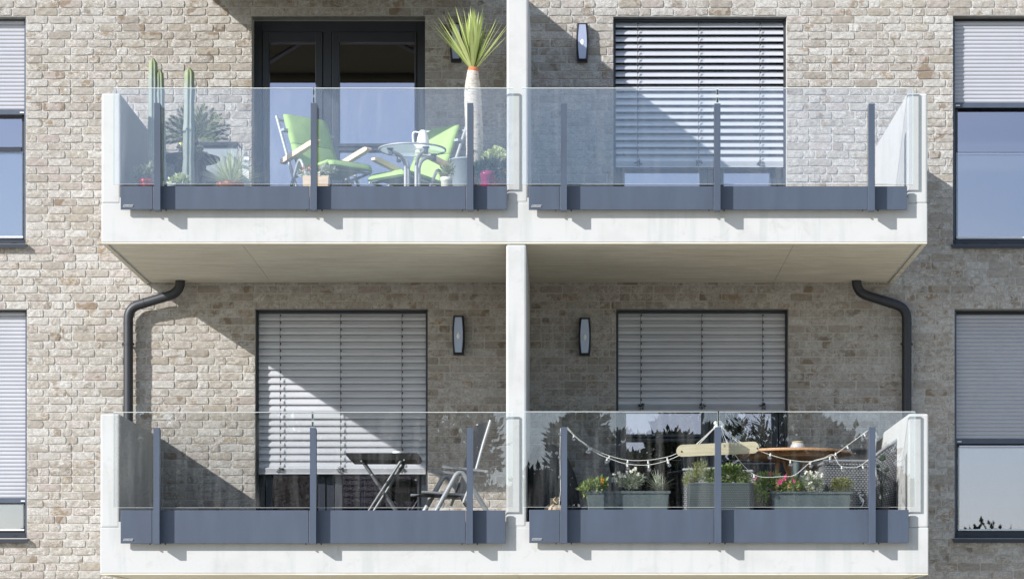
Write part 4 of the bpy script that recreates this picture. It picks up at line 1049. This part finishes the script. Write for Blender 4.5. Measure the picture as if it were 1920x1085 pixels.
string('lower strand of string lights from the left post to the wooden plank', [(1063, 803), (1090, 828), (1118, 848), (1140, 858), (1175, 869), (1215, 871), (1250, 863), (1274, 853)],
       [(1105, 839, -.5, 1), (1176, 869, .1, 1), (1216, 871, .1, 1), (1252, 863, .3, 1), (1139, 858, -.3, 1)], YS - .03)
string('string lights draped across the round wooden table to the right post', [(1350, 797), (1377, 820), (1400, 836), (1425, 845), (1447, 853), (1482, 862), (1517, 865), (1545, 859), (1567, 850), (1591, 833), (1628, 806)],
       [(1375, 818, -.2, 1), (1445, 849, -.2, 1), (1482, 862, 0, 1), (1519, 865, .1, 1), (1557, 855, .1, 1), (1567, 848, 0, 1), (1588, 835, .4, 1), (1620, 812, .4, 1)], YS)
string('loose string lights sagging below the wooden table to the second planter', [(1352, 800), (1362, 826), (1384, 860), (1400, 878), (1414, 889), (1432, 894), (1462, 893), (1490, 890), (1520, 866), (1545, 858), (1562, 852), (1575, 872), (1600, 876), (1612, 873), (1630, 860)],
       [(1364, 829, -.5, .6), (1385, 862, -.8, .4), (1414, 889, 0, 1), (1556, 856, 0, 1), (1578, 873, .1, 1), (1617, 872, .3, 1)], YS - .02)
b_t = thing('string_lights', P(1346, 795, -2.33), 'bunch of clear bulbs tied to the top of the middle lower post', 'string lights', 'white bulb string lights along the lower railing')
for dx, dy in ((-5, -4), (3, -5), (6, -1), (-2, 1), (5, 3), (-5, 4), (1, 6)):
    b = MB(); b.ball(P(1347 + dx, 797 + dy, -2.37 + U(-.02, .02)), .02, 8); part('bulb', b, M['whitepl'], b_t)
t = thing('string_lights', P(1052, 860, -2.30), 'string lights hanging straight down along the left lower post', 'string lights', 'white bulb string lights along the lower railing')
b = MB(); b.tube([P(1051, 802, -2.30), P(1050, 850, -2.30), P(1051, 920, -2.30), P(1048, 950, -2.3)], .003, 5, cap=False); part('cable', b, M['wire'], t)
for py in (813, 849, 857, 894): b = MB(); b.ball(P(1049 if py != 849 else 1044, py, -2.3), .017, 8); part('bulb', b, M['bulb'], t)
t = thing('string_lights', P(1646, 880, -2.30), 'end of the string lights dangling beside the right lower post', 'string lights', 'white bulb string lights along the lower railing')
b = MB(); b.tube([P(1640, 802, -2.30), P(1643, 815, -2.3), P(1641, 860, -2.30), P(1643, 895, -2.3)], .003, 5, cap=False); part('cable', b, M['wire'], t)
for px, py in ((1644, 818), (1643, 896), (1646, 904)): b = MB(); b.ball(P(px, py, -2.3), .017, 8); part('bulb', b, M['bulb'], t)

# round slatted wooden table
YT = -1.35; c = P(1486, 850, YT); Rr = .545
t = thing('wooden_table', (c.x, YT, FL), 'round slatted wooden table with a frosted glass jar on it', 'table')
zt = c.z
b = MB(); b.lathe([(Rr - .05, -.012), (Rr, -.012), (Rr, .012), (Rr - .05, .012), (Rr - .05, -.012)], (c.x, YT, zt), 48); part('rim', b, M['teak'], t, .003)
ns = 21
for i in range(ns):
    x = (-1 + 2 * (i + .5) / ns) * (Rr - .055); hl = math.sqrt(max(0, (Rr - .052) ** 2 - x * x)); b = MB()
    b.box((c.x + x - .018, YT - hl, zt - .011), (c.x + x + .018, YT + hl, zt + .011)); part('slat', b, M['teak'], t, .003, segs=1)
b = MB(); b.lathe([(Rr - .16, -.05), (Rr - .16, -.012), (Rr - .18, -.012), (Rr - .18, -.05), (Rr - .16, -.05)], (c.x, YT, zt), 48); part('apron', b, M['teak'], t)
for yy in (-.3, 0, .3):
    hl = math.sqrt((Rr - .185) ** 2 - yy * yy); b = MB(); b.box((c.x - hl, YT + yy - .02, zt - .05), (c.x + hl, YT + yy + .02, zt - .0125)); part('batten', b, M['teak'], t)
for dx, dx2 in ((-.14, -.16), (-.09, .12), (-.03, -.06), (.03, .06), (.09, -.12), (.14, .16)):
    b = MB(); b.tube([(c.x + dx, YT - .02, zt - .05), (c.x + dx2, YT - .14 + .04 * abs(dx), FL + .02)], .02, 8, flat=.8); part('leg', b, M['teak'], t)
q = P(1496, 846, YT); q.z = zt + .0125
t = thing('glass_jar', q, 'frosted glass jar with a rope rim on the round wooden table', 'jar')
b = MB(); b.lathe([(.045, 0), (.068, .03), (.07, .055), (.055, .082), (.048, .088)], (0, 0, 0), 24); part('body', b, M['jarglass'], t, world=False)
b = MB(); b.lathe([(.05, .086), (.058, .09), (.05, .098), (.035, .102)], (0, 0, 0), 20); part('rope_rim', b, M['rope'], t, world=False)
b = MB(); c2 = P(1494, 894, -1.72); b.lathe([(.024, 0), (.03, .04), (.042, .15)], c2, 18); solo('hanging_pot', b, M['planter'], 'small dark tapered pot below the rim of the round wooden table', 'pot')

# wicker chairs
def wicker_panel(b, o, u, v, nrm, cell=.028, cellv=.019):
    weave(b, o, u, v, max(3, int(Vector(u).length / cell)), max(3, int(Vector(v).length / cellv)), nrm)
def wicker_chair(label, x, y, ang, wd, back_h, tub=False, sun=True):
    t = thing('wicker_chair', (x, y, FL), label, 'wicker chair', 'grey wicker chairs round the wooden table', rad(ang)); hw = wd / 2
    # local: +x forward; the back stands at x = -.28
    b = MB(); b.box((-.27, -hw + .02, .40), (-.25, hw - .02, back_h)); b.box((-.25, -hw + .02, .06), (.27, hw - .02, .40)); part('shell', b, M['wickerdark'], t, world=False)
    b = MB(); wicker_panel(b, (-.272, hw, .12), (0, -2 * hw, 0), (-.02, 0, back_h - .12), (-1, 0, 0)); wicker_panel(b, (-.249, -hw, .42), (0, 2 * hw, 0), (-.02, 0, back_h - .44), (1, 0, 0))
    for s in (-1, 1):
        if s > 0: wicker_panel(b, (.27, hw + .001, .06), (-.54, 0, 0), (0, 0, .52), (0, 1, 0))
        else: wicker_panel(b, (-.27, -hw - .001, .06), (.54, 0, 0), (0, 0, .52), (0, -1, 0))
    o = part('wicker_weave', b, M['wicker'], t, world=False); o['kind'] = 'stuff'
    for s in (-1, 1):
        b = MB(); b.box((-.27, s * hw - .025, .58), (.28, s * hw + .025, .605)); part('armrest', b, M['wicker'], t, .01, world=False)
        for xx in (-.25, .25): b = MB(); b.box((xx - .018, s * (hw - .02) - .018, .0), (xx + .018, s * (hw - .02) + .018, .08)); part('leg', b, M['wicker'], t, world=False)
    b = MB(); b.tube([(-.29, -hw, back_h), (-.29, hw, back_h)], .013, 8); part('top_rail', b, M['wicker'], t, world=False)
    b = MB(); b.box((-.24, -hw + .03, .405), (.26, hw - .03, .46)); part('cushion', b, M['sling'], t, .02, world=False)
wicker_chair('sunlit grey wicker chair with its back to the railing, behind the low rounded plant', P(1583, 0, -1.72).x, -1.60, 95, .47, P(0, 864, -1.87).z - FL)
wicker_chair('dark wicker chair on the far side of the wooden table', P(1584, 0, -.42).x, -.62, -92, .46, P(0, 842, -.36).z - FL)
wicker_chair('shaded wicker chair behind the middle lower post, facing the wooden table', P(1345, 0, -1.0).x - .0, -1.15, -25, .42, P(0, 846, -1.0).z - FL)
wicker_chair('low black wicker chair left of the wooden table legs', P(1418, 0, -.5).x, -.55, -88, .46, P(0, 866, -.5).z - FL)
# high tub chair by the right side wall
c = P(1648, 0, -1.35); t = thing('tub_chair', (c.x, -1.35, FL), 'tall curved wicker tub chair against the right side wall', 'wicker chair', 'grey wicker chairs round the wooden table', rad(180))
zt = P(0, 826, -1.5).z - FL; shell = MB(); wv = MB(); n = 22; m = 16
def tubpt(a, u, off=0):
    r = .24 + .03 * u + off; hgt = (.30 + (zt - .30) * (.5 + .5 * math.cos(a)) ** .6) * u + .08
    x = -r * math.cos(a) * (1.0) - .05 * u - (.06 * math.sin(u * 2.4)); return Vector((x + .1, r * math.sin(a), hgt))
vs = [tubpt(rad(-110 + 220 * i / n), j / m) for j in range(m + 1) for i in range(n + 1)]
shell.add(vs, [[j * (n + 1) + i, j * (n + 1) + i + 1, (j + 1) * (n + 1) + i + 1, (j + 1) * (n + 1) + i] for j in range(m) for i in range(n)], 0, True)
o = part('shell', shell, M['wickerdark'], t, world=False)
for j in range(34):
    for i in range(40):
        for off in (.004, -.004):
            a0 = -110 + 220 * (i + (.5 if j % 2 else 0)) / 40; a1 = a0 + 4.6; u0, u1 = (j + .1) / 34, (j + .9) / 34; am = (a0 + a1) / 2
            if a1 > 112: continue
            k = 1.8 if off > 0 else 1.8
            wv.add([tubpt(rad(a0), u0, off), tubpt(rad(am), u0, off * k), tubpt(rad(a1), u0, off), tubpt(rad(a0), u1, off), tubpt(rad(am), u1, off * k), tubpt(rad(a1), u1, off)], [[0, 1, 4, 3], [1, 2, 5, 4]], 0, True)
o = part('wicker_weave', wv, M['wicker'], t, world=False); o['kind'] = 'stuff'
b = MB(); b.tube([tubpt(rad(-110 + 220 * i / n), 1.0) for i in range(n + 1)], .013, 8); part('top_rail', b, M['wicker'], t, world=False)
b = MB(); b.lathe([(.2, .36), (.22, .40), (.2, .46)], (.08, 0, 0), 20); part('cushion', b, M['sling'], t, world=False)
for s in (-1, 1):
    for xx in (-.08, .22): b = MB(); b.box((xx - .018, s * .17 - .018, 0), (xx + .018, s * .17 + .018, .1)); part('leg', b, M['wicker'], t, world=False)
t = thing('round_leaf_plant', (P(1653, 0, -1.75).x, -1.75, FL + .02), 'dark plant with a round leaf in front of the tub chair', 'potted plant')
b = MB(); b.lathe([(.05, 0), (.065, .18), (.068, .2), (.06, .2)], (0, 0, 0), 16); part('pot', b, M['black'], t, world=False)
for px, py, rr in ((1654, 858, .034), (1646, 873, .022), (1662, 880, .026)):
    q = P(px, py, -1.75); b = MB(); b.ball(q, rr, 12, 0, (1, .25, .85)); part('leaf', b, M['deepgreen'], t)
    e = q - t.location; b = MB(); b.tube([(0, 0, .2), (e.x * .3, .01, .2 + (e.z - .2) * .6), e - Vector((0, 0, .02))], .004, 6); part('stem', b, M['deepgreen'], t, world=False)
# slim garden torch by the brick corner
c = P(1148, 0, -.35); t = thing('garden_torch', (c.x, -.35, FL + .02), 'slim black garden torch with a white band, left of the reflecting door', 'garden torch')
z1 = P(0, 862, -.35).z - FL - .02; z2 = P(0, 890, -.35).z - FL - .02
b = MB(); b.tube([(0, 0, 0), (0, 0, z2)], .009, 8); part('pole', b, M['black'], t, world=False)
b = MB(); b.lathe([(.012, z2), (.03, z2 + .07), (.034, z1 - .03), (.022, z1)], (0, 0, 0), 14); part('head', b, M['black'], t, world=False)
b = MB(); b.lathe([(.012, z2 - .07), (.013, z2 - .02)], (0, 0, 0), 10); part('band', b, M['whitepl'], t, world=False)

# ---------------------------------------------------------------- trees across the garden, seen in the panes
def tree(x, y, h, wd, kind, label):
    t = thing('garden_tree', (x, y, 0), label, 'tree', 'trees across the garden seen as reflections')
    b = MB(); b.tube([(0, 0, 0), (U(-.1, .1), U(-.1, .1), h * .5), (0, 0, h * .9)], [h * .022, h * .014, .02], 8); part('trunk', b, M['trunk'], t, world=False)
    b = MB()
    if kind == 'pine':
        nl = 16
        for k in range(nl):
            u = k / nl; z = h * (.12 + .88 * u); rr = wd * (1 - u) ** .8 * .5 + .1
            for q in range(int(10 + 8 * (1 - u))):
                a = U(0, 2 * math.pi); e = Vector((math.cos(a) * rr, math.sin(a) * rr, U(-.2, .5)))
                for s in range(14):
                    v = U(.25, 1.05); p = Vector((0, 0, z)) + e * v + Vector((U(-.14, .14), U(-.14, .14), U(-.12, .12))); b.leaf(p, Vector((math.cos(a), math.sin(a), .8 + U(-.5, .8))), U(.16, .34), U(.05, .09))
        for s in range(40): b.leaf((U(-.06, .06), U(-.06, .06), h * U(.9, 1.0)), (U(-.4, .4), U(-.4, .4), 1), .4, .07)
    else:
        for k in range(22):
            a = U(0, 2 * math.pi); rr = U(0, wd * .5); z = h * U(.3, .93); rr *= math.sin(math.pi * min(1, max(.12, z / h)) * .95) ** .6
            c = (math.cos(a) * rr, math.sin(a) * rr, z); s = wd * U(.13, .24)
            b.bush(c, (s, s, s * .9), 230, .24, .13)
    part('crown', b, M['treeleaf'], t, world=False)
YTR = -46.0; DT = DIST - YTR
def tz(py): return CZ + (1250 - py) / FPX * DT
def tx(px): return (px - 1060) / FPX * DT
kinds = ['conifer', 'leafy tree']
for i, (px, py, wd, kd) in enumerate(((60, 970, 2.4, 'l'), (150, 740, 3.0, 'l'), (270, 690, 3.4, 'l'), (390, 680, 3.4, 'l'), (520, 700, 3.4, 'l'), (650, 680, 3.4, 'l'), (770, 690, 3.2, 'l'), (860, 735, 2.4, 'l'), (915, 790, 1.5, 'p'),
                                     (1000, 880, 2.4, 'l'), (1050, 830, 1.6, 'p'), (1090, 785, 2.0, 'l'), (1150, 778, 2.4, 'l'), (1225, 800, 2.4, 'l'), (1300, 788, 2.4, 'l'), (1375, 790, 2.0, 'p'), (1440, 782, 2.2, 'p'), (1500, 790, 2.4, 'l'), (1580, 830, 2.2, 'l'), (1660, 900, 2.2, 'l'),
                                     (1840, 1003, 4.5, 'l'))):
    tree(tx(px), YTR + U(-2, 2), tz(py), wd, 'pine' if kd == 'p' else 'leafy', 'dark %s across the garden, seen only as a reflection' % (kinds[0] if kd == 'p' else kinds[1]))
def hedge(label, x0, x1, y, h, n):
    t = thing('hedge', ((x0 + x1) / 2, y, 0), label, 'hedge', 'hedges across the garden seen as reflections')
    b = MB(); b.box((x0 + .5, y - .5, 0), (x1 - .5, y + .5, h - 1.0)); part('blocking_core', b, M['treeleaf'], t)  # solid box added inside to block sky gaps in the reflected foliage
    b = MB(); m = int((x1 - x0) / .55)
    for k in range(m + 1):
        x = x0 + (x1 - x0) * k / m
        for zc in (h * .3, h - 1.1): b.bush((x, y + U(-.2, .2), zc), (.75, .8, min(h * .32, 1.9) if zc < h * .5 else 1.0 + U(-.35, .25)), 240, .26, .15)
    part('foliage', b, M['treeleaf'], t); return t
hedge('tall dark hedge across the garden, reflected in the lower balcony panes', tx(110), tx(905), YTR - 2.5, tz(775), 60)
hedge('dark hedge across the garden, reflected behind the string lights', tx(1075), tx(1620), YTR - 2.5, tz(812), 60)
hedge('dark hedge across the garden, reflected beside the central divider', tx(905), tx(1075), YTR - 2.5, tz(905), 60)
hedge('low dark hedge across the garden, reflected in the lower left edge window', tx(-320), tx(110), YTR - 2.5, tz(985), 20)
hedge('low dark hedge across the garden, reflected in the lower right edge window', tx(1620), tx(2300), YTR - 2.5, tz(988), 20)
